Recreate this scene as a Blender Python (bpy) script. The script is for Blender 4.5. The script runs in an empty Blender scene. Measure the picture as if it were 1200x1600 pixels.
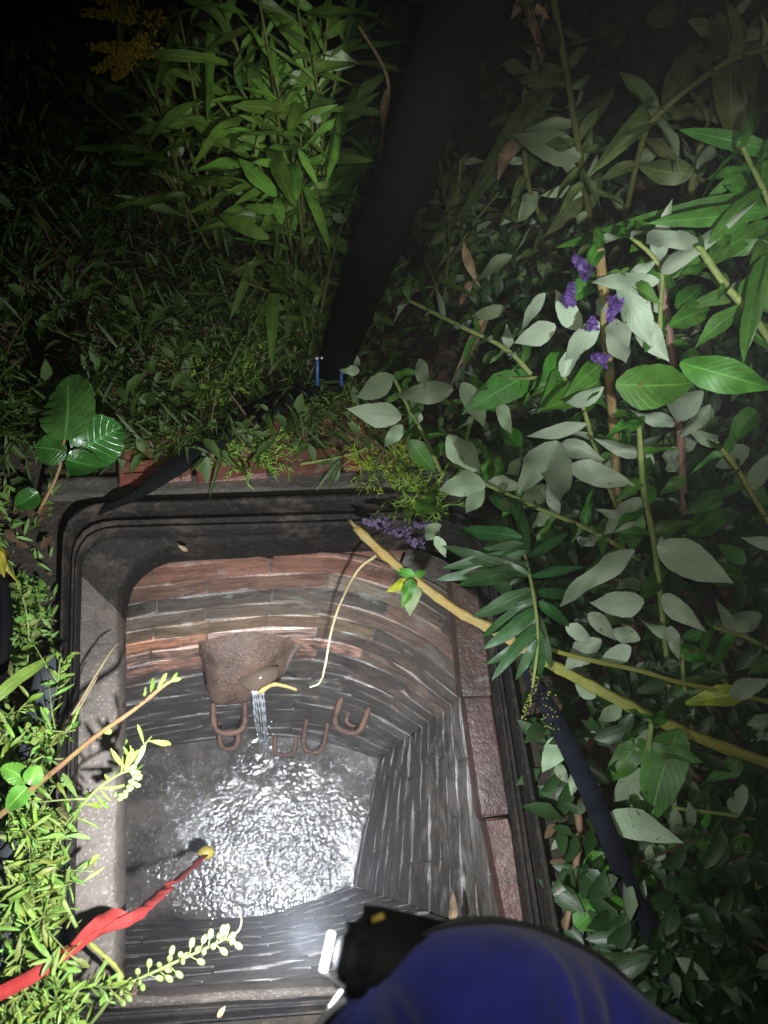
import bpy, bmesh, math, random
import numpy as np
from mathutils import Vector, Matrix, noise
random.seed(7)
SC = bpy.context.scene
COL = SC.collection
R = math.radians
U = random.uniform

# ------------------------------------------------------------------ camera
H = 1.30                                   # height of the phone above the ground, m
FPX = 1230.0                               # focal length in photo pixels (photo 1200 x 1600)
_d = Vector((-165, 540, FPX)).normalized()                 # straight down, in (right, down, forward)
_v1 = Vector((-441, -2932, FPX)).normalized()              # along the side of the manhole
_Y = (_v1 - _v1.dot(_d) * _d).normalized()
_Z = -_d
_X = _Y.cross(_Z)
def cam_to_world(v):                       # v in (right, down, forward)
    return Vector((v.dot(_X), v.dot(_Y), v.dot(_Z)))
CAM = Vector((0, 0, H))
_r = cam_to_world(Vector((1, 0, 0))); _u = cam_to_world(Vector((0, -1, 0))); _b = cam_to_world(Vector((0, 0, -1)))
if _r.cross(_u).dot(_b) < 0:
    _X = -_X
    _r = cam_to_world(Vector((1, 0, 0))); _u = cam_to_world(Vector((0, -1, 0))); _b = cam_to_world(Vector((0, 0, -1)))
camd = bpy.data.cameras.new('camera')
camo = bpy.data.objects.new('camera', camd); COL.objects.link(camo)
camo.matrix_world = Matrix(((_r.x, _u.x, _b.x, 0), (_r.y, _u.y, _b.y, 0), (_r.z, _u.z, _b.z, H), (0, 0, 0, 1)))
camd.sensor_fit = 'VERTICAL'; camd.sensor_height = 24; camd.lens = 24 * FPX / 1600
camd.clip_start = 0.02; camd.clip_end = 300
camd.dof.use_dof = True; camd.dof.focus_distance = 1.45; camd.dof.aperture_fstop = 4.2
SC.camera = camo

def ray(px, py):
    return cam_to_world(Vector((px - 600, py - 800, FPX)))
def P(px, py, z=0.0):                      # the point at height z that the photo shows at px, py
    r = ray(px, py)
    return CAM + r * ((z - H) / r.z)
def D(px, py, depth):                      # the point at a distance (m, along the view axis)
    return CAM + ray(px, py) * (depth / FPX)
_cr, _cd, _cf = _r, -_u, -_b
def pix(p):
    q = p - CAM
    f = q.dot(_cf)
    return 600 + FPX * q.dot(_cr) / f, 800 + FPX * q.dot(_cd) / f, f

# ------------------------------------------------------------------ world, light, exposure
W = bpy.data.worlds.new('World'); SC.world = W; W.use_nodes = True
nt = W.node_tree; nt.nodes.clear()
sky = nt.nodes.new('ShaderNodeTexSky'); sky.sky_type = 'NISHITA'; sky.sun_disc = False
sky.sun_elevation = R(-9); sky.sun_rotation = R(200)
bg = nt.nodes.new('ShaderNodeBackground'); bg.inputs[1].default_value = 0.05
wo = nt.nodes.new('ShaderNodeOutputWorld')
nt.links.new(sky.outputs[0], bg.inputs[0]); nt.links.new(bg.outputs[0], wo.inputs[0])

def spot(name, loc, target, watts, angle, blend, col=(1, 1, 1), size=0.012):
    l = bpy.data.lights.new(name, 'SPOT'); l.energy = watts; l.spot_size = R(angle); l.spot_blend = blend
    l.color = col; l.shadow_soft_size = size
    o = bpy.data.objects.new(name, l); COL.objects.link(o)
    o.location = loc
    o.rotation_euler = (target - loc).to_track_quat('-Z', 'Y').to_euler()
    return o
LAMP = D(484, 1486, 0.515)                  # the lens of the head torch, at the kneeling worker's brow
spot('head_torch_flood', LAMP, P(300, 1330, 0), 70, 132, 1.0, (0.90, 0.95, 1.0))
spot('head_torch_beam', LAMP, P(410, 1190, -0.9), 250, 52, 0.95, (0.86, 0.92, 1.0))
ADDED_SPOT = CAM + cam_to_world(Vector((0.16, 0.10, -0.10)))     # unseen lamp added beside the phone to brighten two patches of foliage
spot('added_spot_weeds', ADDED_SPOT, P(452, 205, 0.45), 62, 16, 1.0, (0.97, 1.0, 0.88))
spot('added_spot_bush', ADDED_SPOT, P(1010, 480, 0.4), 88, 27, 1.0, (0.93, 0.98, 1.0))
spot('added_spot_camera', CAM + cam_to_world(Vector((0.03, -0.02, 0))), P(905, 730, 0.2), 14, 98, 1.0, (1.0, 0.97, 0.84))  # wide unseen lamp added at the camera to lift the foliage

SC.view_settings.view_transform = 'Standard'; SC.view_settings.look = 'None'
SC.view_settings.exposure = 0; SC.view_settings.gamma = 1; SC.view_settings.use_curve_mapping = False
SC.render.engine = 'CYCLES'
SC.cycles.use_denoising = True
SC.cycles.sample_clamp_indirect = 4
SC.cycles.max_bounces = 6

# ------------------------------------------------------------------ materials
class N:
    def __init__(s, name):
        s.m = bpy.data.materials.new(name); s.m.use_nodes = True
        s.t = s.m.node_tree; s.t.nodes.clear()
        s.out = s.t.nodes.new('ShaderNodeOutputMaterial')
    def n(s, typ, ins=None, **kw):
        x = s.t.nodes.new(typ)
        for k, v in kw.items(): setattr(x, k, v)
        for k, v in (ins or {}).items():
            if isinstance(v, bpy.types.NodeSocket): s.t.links.new(v, x.inputs[k])
            else: x.inputs[k].default_value = v
        return x
    def math(s, op, a, b=0.0, clamp=False):
        return s.n('ShaderNodeMath', {0: a, 1: b}, operation=op, use_clamp=clamp).outputs[0]
    def mix(s, f, a, b, bt='MIX'):
        x = s.n('ShaderNodeMix', data_type='RGBA', blend_type=bt)
        for k, v in ((0, f), (6, a), (7, b)):
            if isinstance(v, bpy.types.NodeSocket): s.t.links.new(v, x.inputs[k])
            else: x.inputs[k].default_value = v if k == 0 else (*v[:3], 1)
        return x.outputs[2]
    def noise(s, scale, detail=4, rough=.55, vec=None, dist=0.0):
        i = {'Scale': scale, 'Detail': detail, 'Roughness': rough, 'Distortion': dist}
        if vec is not None: i['Vector'] = vec
        return s.n('ShaderNodeTexNoise', i).outputs[0]
    def ramp(s, f, a, b):                   # smooth 0..1 between a and b
        return s.n('ShaderNodeMapRange', {0: f, 1: a, 2: b, 3: 0.0, 4: 1.0}, interpolation_type='SMOOTHSTEP').outputs[0]
    def pos(s): return s.n('ShaderNodeNewGeometry').outputs['Position']
    def scalevec(s, v, sc):
        return s.n('ShaderNodeVectorMath', {0: v, 1: sc}, operation='MULTIPLY').outputs[0]
    def bump(s, h, strength=.4, dist=.01, nrm=None):
        i = {'Height': h, 'Strength': strength, 'Distance': dist}
        if nrm is not None: i['Normal'] = nrm
        return s.n('ShaderNodeBump', i).outputs[0]
    def bsdf(s, col, rough=.6, nrm=None, **kw):
        i = {'Base Color': col if isinstance(col, bpy.types.NodeSocket) else (*col[:3], 1), 'Roughness': rough}
        if nrm is not None: i['Normal'] = nrm
        i.update(kw)
        return s.n('ShaderNodeBsdfPrincipled', i)
    def end(s, sh):
        s.t.links.new(sh if isinstance(sh, bpy.types.NodeSocket) else sh.outputs[0], s.out.inputs[0]); return s.m

def simple(name, col, rough=.6, var=.35, scale=30, metal=0.0, bump=.25, bd=.003, **kw):
    k = N(name); p = k.pos()
    f = k.noise(scale, 5, .6, p); g = k.noise(scale * .17, 3, .5, p)
    c = k.mix(k.ramp(f, .3, .75), [x * (1 - var) for x in col], [min(1, x * (1 + var)) for x in col])
    c = k.mix(k.ramp(g, .35, .7), c, [x * .6 for x in col])
    return k.end(k.bsdf(c, rough, k.bump(k.noise(scale * 4, 4, .6, p), bump, bd), Metallic=metal, **kw))

def leaf_mat(name, top, under, rough=.42, veins=9, vein_d=.5, mottled=.3, trans=.15, spec=.5):
    k = N(name)
    oi = k.n('ShaderNodeObjectInfo')
    uv = k.n('ShaderNodeUVMap').outputs[0]
    sp = k.n('ShaderNodeSeparateXYZ', {0: uv})
    a = k.math('ABSOLUTE', k.math('SUBTRACT', sp.outputs[0], .5))
    mid = k.ramp(a, .035, .012)
    ph = k.math('MULTIPLY', k.math('SUBTRACT', sp.outputs[1], k.math('MULTIPLY', a, .55)), veins * 2 * math.pi)
    w = k.math('MULTIPLY', k.math('ADD', k.math('SINE', ph), 1.0), .5)
    side = k.ramp(w, .82, 1.0)
    p = k.pos()
    fine = k.noise(160, 3, .6, p); blotch = k.noise(28, 4, .6, p)
    t = k.mix(k.ramp(blotch, .35, .7), [x * (1 - mottled) for x in top], [x * (1 + mottled * .8) for x in top])
    t = k.mix(k.math('MULTIPLY', side, vein_d * .3), t, [min(1, x * 1.6 + .01) for x in top])
    t = k.mix(k.math('MULTIPLY', mid, vein_d), t, [min(1, x * 2.1 + .03) for x in top])
    u = k.mix(k.ramp(blotch, .3, .75), [x * .88 for x in under], [min(1, x * 1.08) for x in under])
    u = k.mix(k.math('MULTIPLY', side, .25), u, [x * .72 for x in under])
    u = k.mix(k.math('MULTIPLY', mid, .35), u, [x * .7 for x in under])
    back = k.n('ShaderNodeNewGeometry').outputs['Backfacing']
    c = k.mix(back, t, u)
    c = k.mix(1.0, c, oi.outputs['Color'], 'MULTIPLY')
    hsv = k.n('ShaderNodeHueSaturation', {'Color': c, 'Value': k.math('ADD', .75, k.math('MULTIPLY', oi.outputs['Random'], .5)),
              'Hue': k.math('ADD', .488, k.math('MULTIPLY', oi.outputs['Random'], .024))}).outputs[0]
    spots = k.ramp(k.noise(46, 3, .6, p), .66, .70)
    c = k.mix(k.math('MULTIPLY', spots, .75), hsv, (.10, .06, .025))
    hgt = k.math('ADD', k.math('MULTIPLY', k.math('ADD', side, mid), -.8), k.math('MULTIPLY', fine, .35))
    nrm = k.bump(hgt, .32, .0020)
    b = k.bsdf(c, rough, nrm, **{'Specular IOR Level': spec})
    tr = k.n('ShaderNodeBsdfTranslucent', {'Color': c, 'Normal': nrm})
    return k.end(k.n('ShaderNodeMixShader', {0: trans, 1: b.outputs[0], 2: tr.outputs[0]}))

MAT = {}
MAT['bush_leaf'] = leaf_mat('bush leaf', (.058, .180, .020), (.38, .47, .33), .5, 10, .6, .3)
MAT['bush_leaf_dim'] = leaf_mat('bush leaf olive', (.085, .115, .030), (.22, .28, .15), .55, 10, .6, .35)  # more olive than the bush leaf, with a darker underside
MAT['long_leaf'] = leaf_mat('long leaf', (.105, .215, .032), (.13, .22, .06), .42, 16, .5, .3)
MAT['dark_long_leaf'] = leaf_mat('dark long leaf', (.026, .085, .020), (.07, .14, .05), .4, 16, .5, .3)
MAT['bramble_leaf'] = leaf_mat('bramble leaf', (.075, .21, .045), (.2, .3, .14), .28, 8, .8, .3, .1, .7)
MAT['weed_leaf'] = leaf_mat('weed leaf', (.25, .38, .07), (.29, .42, .11), .45, 6, .35, .25, .25)
MAT['yellow_leaf'] = leaf_mat('yellowed leaf', (.40, .36, .035), (.45, .42, .1), .5, 8, .5, .4)
MAT['dry_leaf'] = leaf_mat('dry leaf', (.33, .23, .14), (.36, .27, .18), .8, 7, .5, .4, .05, .2)

def stem_mat(name, a, b, rough=.6, scale=22):
    k = N(name); p = k.pos()
    f = k.noise(scale, 5, .65, p); g = k.noise(scale * 6, 5, .7, p)
    st = k.noise(1.0, 4, .65, k.scalevec(k.n('ShaderNodeUVMap').outputs[0], (16, 5, 1)))
    c = k.mix(k.ramp(f, .35, .68), a, b)
    c = k.mix(k.math('MULTIPLY', k.ramp(st, .48, .66), .6), c, [x * .42 for x in a])
    c = k.mix(k.math('MULTIPLY', k.ramp(g, .58, .72), .6), c, [x * .35 for x in a])
    return k.end(k.bsdf(c, rough, k.bump(k.math('ADD', g, st), .7, .003), **{'Specular IOR Level': .3}))
MAT['stem_brown'] = stem_mat('brown cane', (.27, .17, .08), (.36, .30, .11))
MAT['stem_pink'] = stem_mat('pink cane', (.28, .17, .13), (.33, .21, .15))
MAT['stem_green'] = stem_mat('green cane', (.20, .28, .075), (.32, .36, .12))
MAT['stem_yellow'] = stem_mat('yellow cane', (.46, .31, .10), (.40, .33, .13))
MAT['stem_olive'] = stem_mat('olive cane', (.27, .27, .05), (.33, .34, .09))
MAT['stem_red'] = stem_mat('bramble cane', (.38, .19, .10), (.30, .26, .08))
MAT['stem_weed'] = stem_mat('weed stalk', (.24, .33, .08), (.31, .40, .12))
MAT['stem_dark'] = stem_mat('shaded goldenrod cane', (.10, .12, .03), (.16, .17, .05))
MAT['straw'] = stem_mat('straw', (.48, .38, .20), (.55, .45, .27))
MAT['dead_stick'] = stem_mat('dead stick', (.17, .10, .06), (.26, .17, .10), .8)
MAT['old_twig'] = stem_mat('old twig', (.06, .04, .026), (.11, .075, .045), .85)
MAT['petal'] = simple('purple petal', (.12, .06, .25), .6, .5, 60)
MAT['petal_faded'] = simple('faded petal', (.13, .095, .17), .6, .5, 60)
MAT['plume'] = simple('yellow plume', (.62, .46, .04), .7, .4, 60)
MAT['bud'] = simple('yellow bud', (.26, .28, .05), .6, .3, 60)
MAT['pod'] = simple('green pod', (.30, .42, .11), .5, .2, 60)

def soil():
    k = N('soil'); p = k.pos()
    f = k.noise(9, 8, .65, p); g = k.noise(70, 6, .7, p)
    c = k.mix(k.ramp(f, .35, .7), (.022, .016, .010), (.060, .044, .028))
    c = k.mix(k.ramp(g, .58, .72), c, (.11, .085, .055))
    return k.end(k.bsdf(c, .85, k.bump(k.math('ADD', f, g), .9, .02)))
MAT['soil'] = soil()

def iron():
    k = N('cast iron'); p = k.pos()
    f = k.noise(7, 6, .6, p); g = k.noise(90, 5, .7, p)
    c = k.mix(k.ramp(f, .4, .7), (.014, .013, .012), (.028, .023, .019))
    c = k.mix(k.math('MULTIPLY', k.ramp(g, .5, .7), .7), c, (.06, .05, .042))
    mud = k.math('MULTIPLY', k.ramp(k.noise(5, 7, .7, p), .50, .64), k.ramp(k.noise(40, 5, .7, p), .3, .6))
    c = k.mix(k.math('MULTIPLY', mud, .8), c, (.085, .066, .050))
    rr = k.math('ADD', .50, k.math('MULTIPLY', f, .35))
    return k.end(k.bsdf(c, rr, k.bump(k.math('ADD', g, k.math('ADD', f, k.noise(28, 6, .7, p))), .8, .006), **{'Specular IOR Level': .2}))
MAT['iron'] = iron()
def grit(name, a, b):
    k = N(name); p = k.pos()
    f = k.noise(8, 7, .65, p); g = k.noise(210, 4, .7, p); v = k.noise(75, 9, .78, p)
    c = k.mix(k.ramp(f, .34, .68), a, b)
    c = k.mix(k.math('MULTIPLY', k.ramp(g, .54, .66), .6), c, [min(1, x * 2.3) for x in b])
    c = k.mix(k.math('MULTIPLY', k.ramp(k.noise(24, 6, .7, p), .52, .66), .55), c, [x * .5 for x in a])
    return k.end(k.bsdf(c, k.math('ADD', .35, k.math('MULTIPLY', g, .4)), k.bump(k.math('ADD', k.math('MULTIPLY', f, .8), k.math('ADD', g, k.math('MULTIPLY', v, 1.5))), .7, .0032), **{'Specular IOR Level': .6}))
MAT['bedding'] = grit('gritty bedding mortar', (.066, .052, .041), (.125, .102, .082))
MAT['concrete'] = grit('old concrete', (.042, .035, .027), (.07, .06, .047))
MAT['mortar'] = grit('black joint mortar', (.060, .054, .047), (.13, .115, .10))
MAT['spout'] = grit('rusty stoneware', (.045, .027, .019), (.115, .070, .047))
MAT['rust'] = grit('wet rusty iron', (.060, .030, .020), (.15, .075, .045))

def wall_mat(name, joint=None):
    k = N(name); p = k.pos()
    base = joint or k.n('ShaderNodeObjectInfo').outputs['Color']
    st = k.scalevec(p, (11, 11, 48)); st2 = k.scalevec(p, (24, 24, 110))
    f = k.noise(1.0, 7, .7, st, .4); f2 = k.noise(1.0, 5, .7, st2, .3); g = k.noise(120, 5, .7, p); big = k.noise(5.5, 5, .6, p)
    sepz = k.n('ShaderNodeSeparateXYZ', {0: p}).outputs[2]
    low = k.ramp(sepz, -.38, -.85)
    c = k.mix(k.math('MULTIPLY', k.ramp(f, .40, .62), .7), base, k.mix(1.0, base, (.40, .36, .34), 'MULTIPLY'))
    iso = k.noise(13, 7, .68, p, .8)
    slime = k.ramp(k.math('ADD', k.math('MULTIPLY', k.math('ADD', iso, k.math('MULTIPLY', k.math('ADD', big, f), .5)), .5), k.math('MULTIPLY', low, .13)), .52, .64)
    c = k.mix(k.math('MULTIPLY', slime, .85), c, (.034, .030, .026))
    c = k.mix(k.math('MULTIPLY', k.ramp(f2, .50, .60), k.math('ADD', .30, k.math('MULTIPLY', low, .55))), c, (.080, .072, .064))
    c = k.mix(k.math('MULTIPLY', k.ramp(k.noise(17, 5, .6, p, .5), .55, .68), .5), c, (.15, .095, .055))
    pale = k.math('MULTIPLY', k.ramp(iso, .46, .34), k.ramp(big, .46, .60))
    c = k.mix(k.math('MULTIPLY', pale, .45), c, (.30, .335, .30))
    c = k.mix(k.math('MULTIPLY', k.ramp(g, .58, .72), .35), c, (.17, .135, .11))
    mott = k.noise(34, 6, .7, p)
    c = k.mix(k.math('MULTIPLY', k.ramp(mott, .50, .68), .55), c, k.mix(.5, c, (.05, .043, .036)))
    rg = k.math('ADD', .16, k.math('MULTIPLY', f, .45))
    h = k.math('ADD', k.math('ADD', k.math('MULTIPLY', f, 1.5), f2), k.math('ADD', g, k.math('MULTIPLY', mott, 1.2)))
    return k.end(k.bsdf(c, rg, k.bump(h, .5, .0042), **{'Specular IOR Level': .65}))
MAT['joint'] = wall_mat('mortar joint', (.17, .145, .12))
MAT['brick'] = wall_mat('wet brick')


def water():
    k = N('foul water'); p = k.pos()
    fall = P(402, 1190, -1.5); jet = P(418, 1318, -1.5)
    dj = k.n('ShaderNodeVectorMath', {0: p, 1: (jet.x, jet.y, jet.z)}, operation='DISTANCE').outputs['Value']
    big = k.noise(6.5, 4, .6, p, .6)
    lively = k.ramp(k.math('SUBTRACT', big, k.math('MULTIPLY', dj, .55)), .18, .42)       # churned where the inflow lands
    b = k.noise(60, 7, .72, p, .5); fine = k.noise(170, 4, .7, p)
    vor = k.n('ShaderNodeTexVoronoi', {'Vector': p, 'Scale': 150.0, 'Randomness': 1.0}).outputs['Distance']
    bub = k.math('MULTIPLY', k.ramp(vor, .34, .52), k.ramp(b, .50, .64))
    froth = k.math('MULTIPLY', bub, k.math('ADD', .12, k.math('MULTIPLY', lively, .88)))
    mud = k.mix(k.ramp(k.noise(11, 5, .6, p), .35, .7), (.050, .043, .036), (.105, .090, .076))
    c = k.mix(k.math('MULTIPLY', froth, .5), mud, (.50, .52, .55))
    h = k.math('MULTIPLY', k.math('ADD', b, k.math('MULTIPLY', fine, .35)), k.math('ADD', .22, k.math('MULTIPLY', lively, .9)))
    return k.end(k.bsdf(c, k.math('ADD', .10, k.math('MULTIPLY', froth, .15)), k.bump(h, .8, .0010), IOR=1.33, **{'Specular IOR Level': .85}))
MAT['water'] = water()
def trickle():
    k = N('falling water')
    b = k.bsdf((.8, .84, .88), .08, None, IOR=1.33, Alpha=.55, **{'Specular IOR Level': 1.0})
    return k.end(b)
MAT['trickle'] = trickle()
MAT['brown_water'] = simple('brown water', (.13, .095, .068), .12, .1, 10, 0, .1)

def cloth(name, a, b, scale=700, rough=.8):
    k = N(name); p = k.pos()
    g = k.noise(scale, 2, .5, p); f = k.noise(14, 4, .6, p)
    c = k.mix(k.ramp(f, .35, .7), a, b)
    return k.end(k.bsdf(c, rough, k.bump(g, .5, .0012), **{'Sheen Weight': .15}))
MAT['blue_cloth'] = cloth('blue cloth', (.017, .022, .25), (.027, .036, .38))
MAT['black_cloth'] = cloth('black cloth', (.006, .0065, .009), (.014, .014, .018))
MAT['dark_blue_cloth'] = cloth('dark blue cloth', (.008, .012, .10), (.012, .016, .16))
MAT['skin'] = simple('skin', (.45, .27, .2), .5, .12, 60)
MAT['hair'] = simple('hair', (.04, .025, .015), .6, .4, 120)
MAT['black_plastic'] = simple('black plastic', (.010, .010, .011), .75, .2, 60, 0, .1, **{'Specular IOR Level': .25})
MAT['black_paint'] = simple('black painted tube', (.0018, .0018, .002), .8, .3, 30, 0, .15, **{'Specular IOR Level': .12})
MAT['blue_metal'] = simple('blue anodised pin', (.07, .15, .45), .35, .2, 60, .2)
MAT['steel'] = simple('steel', (.5, .5, .52), .3, .2, 60, .9)
MAT['yellow_plastic'] = simple('yellow plastic', (.42, .31, .05), .5, .2, 60)
MAT['reflective'] = simple('silver reflective piping', (.75, .75, .78), .4, .1, 60)
def webbing(name, a, b, us=1.0):
    k = N(name)
    uv = k.n('ShaderNodeUVMap').outputs[0]; sp = k.n('ShaderNodeSeparateXYZ', {0: uv})
    w = k.math('MULTIPLY', k.math('SINE', k.math('MULTIPLY', sp.outputs[1], 1400.0)), k.math('SINE', k.math('MULTIPLY', sp.outputs[0], 55.0)))
    f = k.noise(30, 4, .6, k.pos())
    c = k.mix(k.ramp(f, .35, .7), a, b)
    return k.end(k.bsdf(c, .85, k.bump(w, .5, .0015), **{'Specular IOR Level': .2}))
MAT['black_webbing'] = webbing('black webbing', (.002, .002, .0025), (.004, .004, .005))
MAT['navy_webbing'] = webbing('navy webbing', (.006, .007, .013), (.011, .012, .02))
MAT['grey_webbing'] = webbing('grey webbing', (.055, .06, .068), (.085, .09, .10))
MAT['red_webbing'] = webbing('red webbing', (.30, .026, .022), (.42, .052, .044))
def emit(name, col, s):
    k = N(name)
    return k.end(k.n('ShaderNodeEmission', {'Color': (*col, 1), 'Strength': s}))
MAT['lens'] = emit('lit torch lens', (.9, .96, 1), 7)

# ------------------------------------------------------------------ helpers
def tag(o, label=None, cat=None, group=None, kind=None):
    if label: o['label'] = label
    if cat: o['category'] = cat
    if group: o['group'] = group
    if kind: o['kind'] = kind
    return o
def thing(name, label, cat, loc, group=None):
    o = bpy.data.objects.new(name, None); COL.objects.link(o); o.location = loc
    o.empty_display_size = .03
    return tag(o, label, cat, group)
def root_loc(parent):
    v = Vector((0, 0, 0))
    while parent is not None:
        v += parent.location; parent = parent.parent
    return v
def link(name, me, parent=None, M=None, color=None):
    o = bpy.data.objects.new(name, me); COL.objects.link(o)
    M = M or Matrix.Identity(4)
    if parent is not None:
        o.parent = parent
        M = Matrix.Translation(-root_loc(parent)) @ M
    o.matrix_basis = M
    if color: o.color = (*color, 1)
    return o
def mesh(name, verts, faces, mat, smooth=True, uvs=None):
    me = bpy.data.meshes.new(name)
    me.from_pydata([tuple(v) for v in verts], [], faces)
    if uvs is not None:
        l = me.uv_layers.new(name='UVMap')
        idx = np.empty(len(me.loops), dtype=np.int32); me.loops.foreach_get('vertex_index', idx)
        l.data.foreach_set('uv', np.asarray(uvs, dtype=np.float32)[idx].ravel())
    me.materials.append(MAT[mat] if isinstance(mat, str) else mat)
    me.polygons.foreach_set('use_smooth', [smooth] * len(me.polygons))
    me.update()
    return me
def curve(pts, n):
    """Catmull-Rom through pts, n points."""
    pts = [Vector(p) for p in pts]
    if len(pts) == 2:
        return [pts[0].lerp(pts[1], i / (n - 1)) for i in range(n)]
    q = [pts[0] * 2 - pts[1]] + pts + [pts[-1] * 2 - pts[-2]]
    out = []
    for i in range(n):
        t = i / (n - 1) * (len(pts) - 1); k = min(int(t), len(pts) - 2); f = t - k
        a, b, c, d = q[k:k + 4]
        out.append(.5 * ((2 * b) + (c - a) * f + (2 * a - 5 * b + 4 * c - d) * f * f + (3 * b - a - 3 * c + d) * f ** 3))
    return out
class Geo:
    def __init__(s): s.v = []; s.f = []; s.uv = []
    def tube(s, pts, rad, sides=7, n=None, knots=0.0, cap=True):
        c = curve(pts, n or max(2, len(pts) * 4)); m = len(c); o = len(s.v)
        if not hasattr(rad, '__call__'):
            r0, r1 = rad if isinstance(rad, (tuple, list)) else (rad, rad)
            rad = lambda t: r0 + (r1 - r0) * t
        ref = Vector((.3, .5, .8))
        for i, p in enumerate(c):
            t = (c[min(i + 1, m - 1)] - c[max(i - 1, 0)]).normalized()
            x = t.cross(ref)
            if x.length < 1e-4: x = t.orthogonal()
            x.normalize(); y = t.cross(x); ref = x.cross(t) if False else ref
            r = rad(i / (m - 1))
            if knots and i % 4 == 2: r *= 1 + knots
            for j in range(sides):
                a = 2 * math.pi * j / sides
                s.v.append(p + (x * math.cos(a) + y * math.sin(a)) * r); s.uv.append((j / sides, i / m))
        for i in range(m - 1):
            for j in range(sides):
                k = (j + 1) % sides
                s.f.append((o + i * sides + j, o + i * sides + k, o + (i + 1) * sides + k, o + (i + 1) * sides + j))
        if cap:
            s.f.append(tuple(o + j for j in range(sides - 1, -1, -1)))
            s.f.append(tuple(o + (m - 1) * sides + j for j in range(sides)))
        return c
    def ribbon(s, pts, widths, normals, th=.003, n=40):
        """flat strap with thickness; widths and normals are given per control point"""
        c = curve(pts, n); w = curve([Vector((x, 0, 0)) for x in widths], n); nn = curve(normals, n)
        o = len(s.v); L = 0
        for i, p in enumerate(c):
            t = (c[min(i + 1, n - 1)] - c[max(i - 1, 0)]).normalized()
            nv = (nn[i] - nn[i].dot(t) * t).normalized(); x = t.cross(nv)
            if i: L += (c[i] - c[i - 1]).length
            h = w[i].x / 2
            for (a, b, q) in ((-1, 1, 0), (0, 1.0, .5), (1, 1, 1), (1, -1, 1), (0, -1, .5), (-1, -1, 0)):
                s.v.append(p + x * h * a + nv * th * .5 * b); s.uv.append((q, L))
        for i in range(n - 1):
            for j in range(6):
                k = (j + 1) % 6
                s.f.append((o + i * 6 + j, o + i * 6 + k, o + (i + 1) * 6 + k, o + (i + 1) * 6 + j))
        s.f.append(tuple(o + j for j in range(5, -1, -1))); s.f.append(tuple(o + (n - 1) * 6 + j for j in range(6)))
        return c
    def box(s, M, sx, sy, sz):
        o = len(s.v)
        for x in (-.5, .5):
            for y in (-.5, .5):
                for z in (-.5, .5):
                    s.v.append(M @ Vector((x * sx, y * sy, z * sz))); s.uv.append((x + .5, y + .5))
        for f in ((0, 1, 3, 2), (4, 6, 7, 5), (0, 4, 5, 1), (2, 3, 7, 6), (0, 2, 6, 4), (1, 5, 7, 3)):
            s.f.append(tuple(o + i for i in f))
    def blob(s, c, rx, ry=None, rz=None, seg=6, rings=4, M=None):
        ry = ry or rx; rz = rz or rx; o = len(s.v); M = M or Matrix.Identity(3)
        s.v.append(c + M @ Vector((0, 0, rz))); s.uv.append((0, 0))
        for i in range(1, rings):
            a = math.pi * i / rings
            for j in range(seg):
                b = 2 * math.pi * j / seg
                s.v.append(c + M @ Vector((rx * math.sin(a) * math.cos(b), ry * math.sin(a) * math.sin(b), rz * math.cos(a)))); s.uv.append((j / seg, i / rings))
        s.v.append(c + M @ Vector((0, 0, -rz))); s.uv.append((0, 1))
        e = len(s.v) - 1
        for j in range(seg):
            k = (j + 1) % seg
            s.f.append((o, o + 1 + j, o + 1 + k)); s.f.append((e, e - seg + k, e - seg + j))
            for i in range(rings - 2):
                q = o + 1 + i * seg
                s.f.append((q + j, q + seg + j, q + seg + k, q + k))
    def build(s, name, mat, parent=None, smooth=True):
        return link(name, mesh(name, s.v, s.f, mat, smooth, s.uv), parent)

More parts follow.
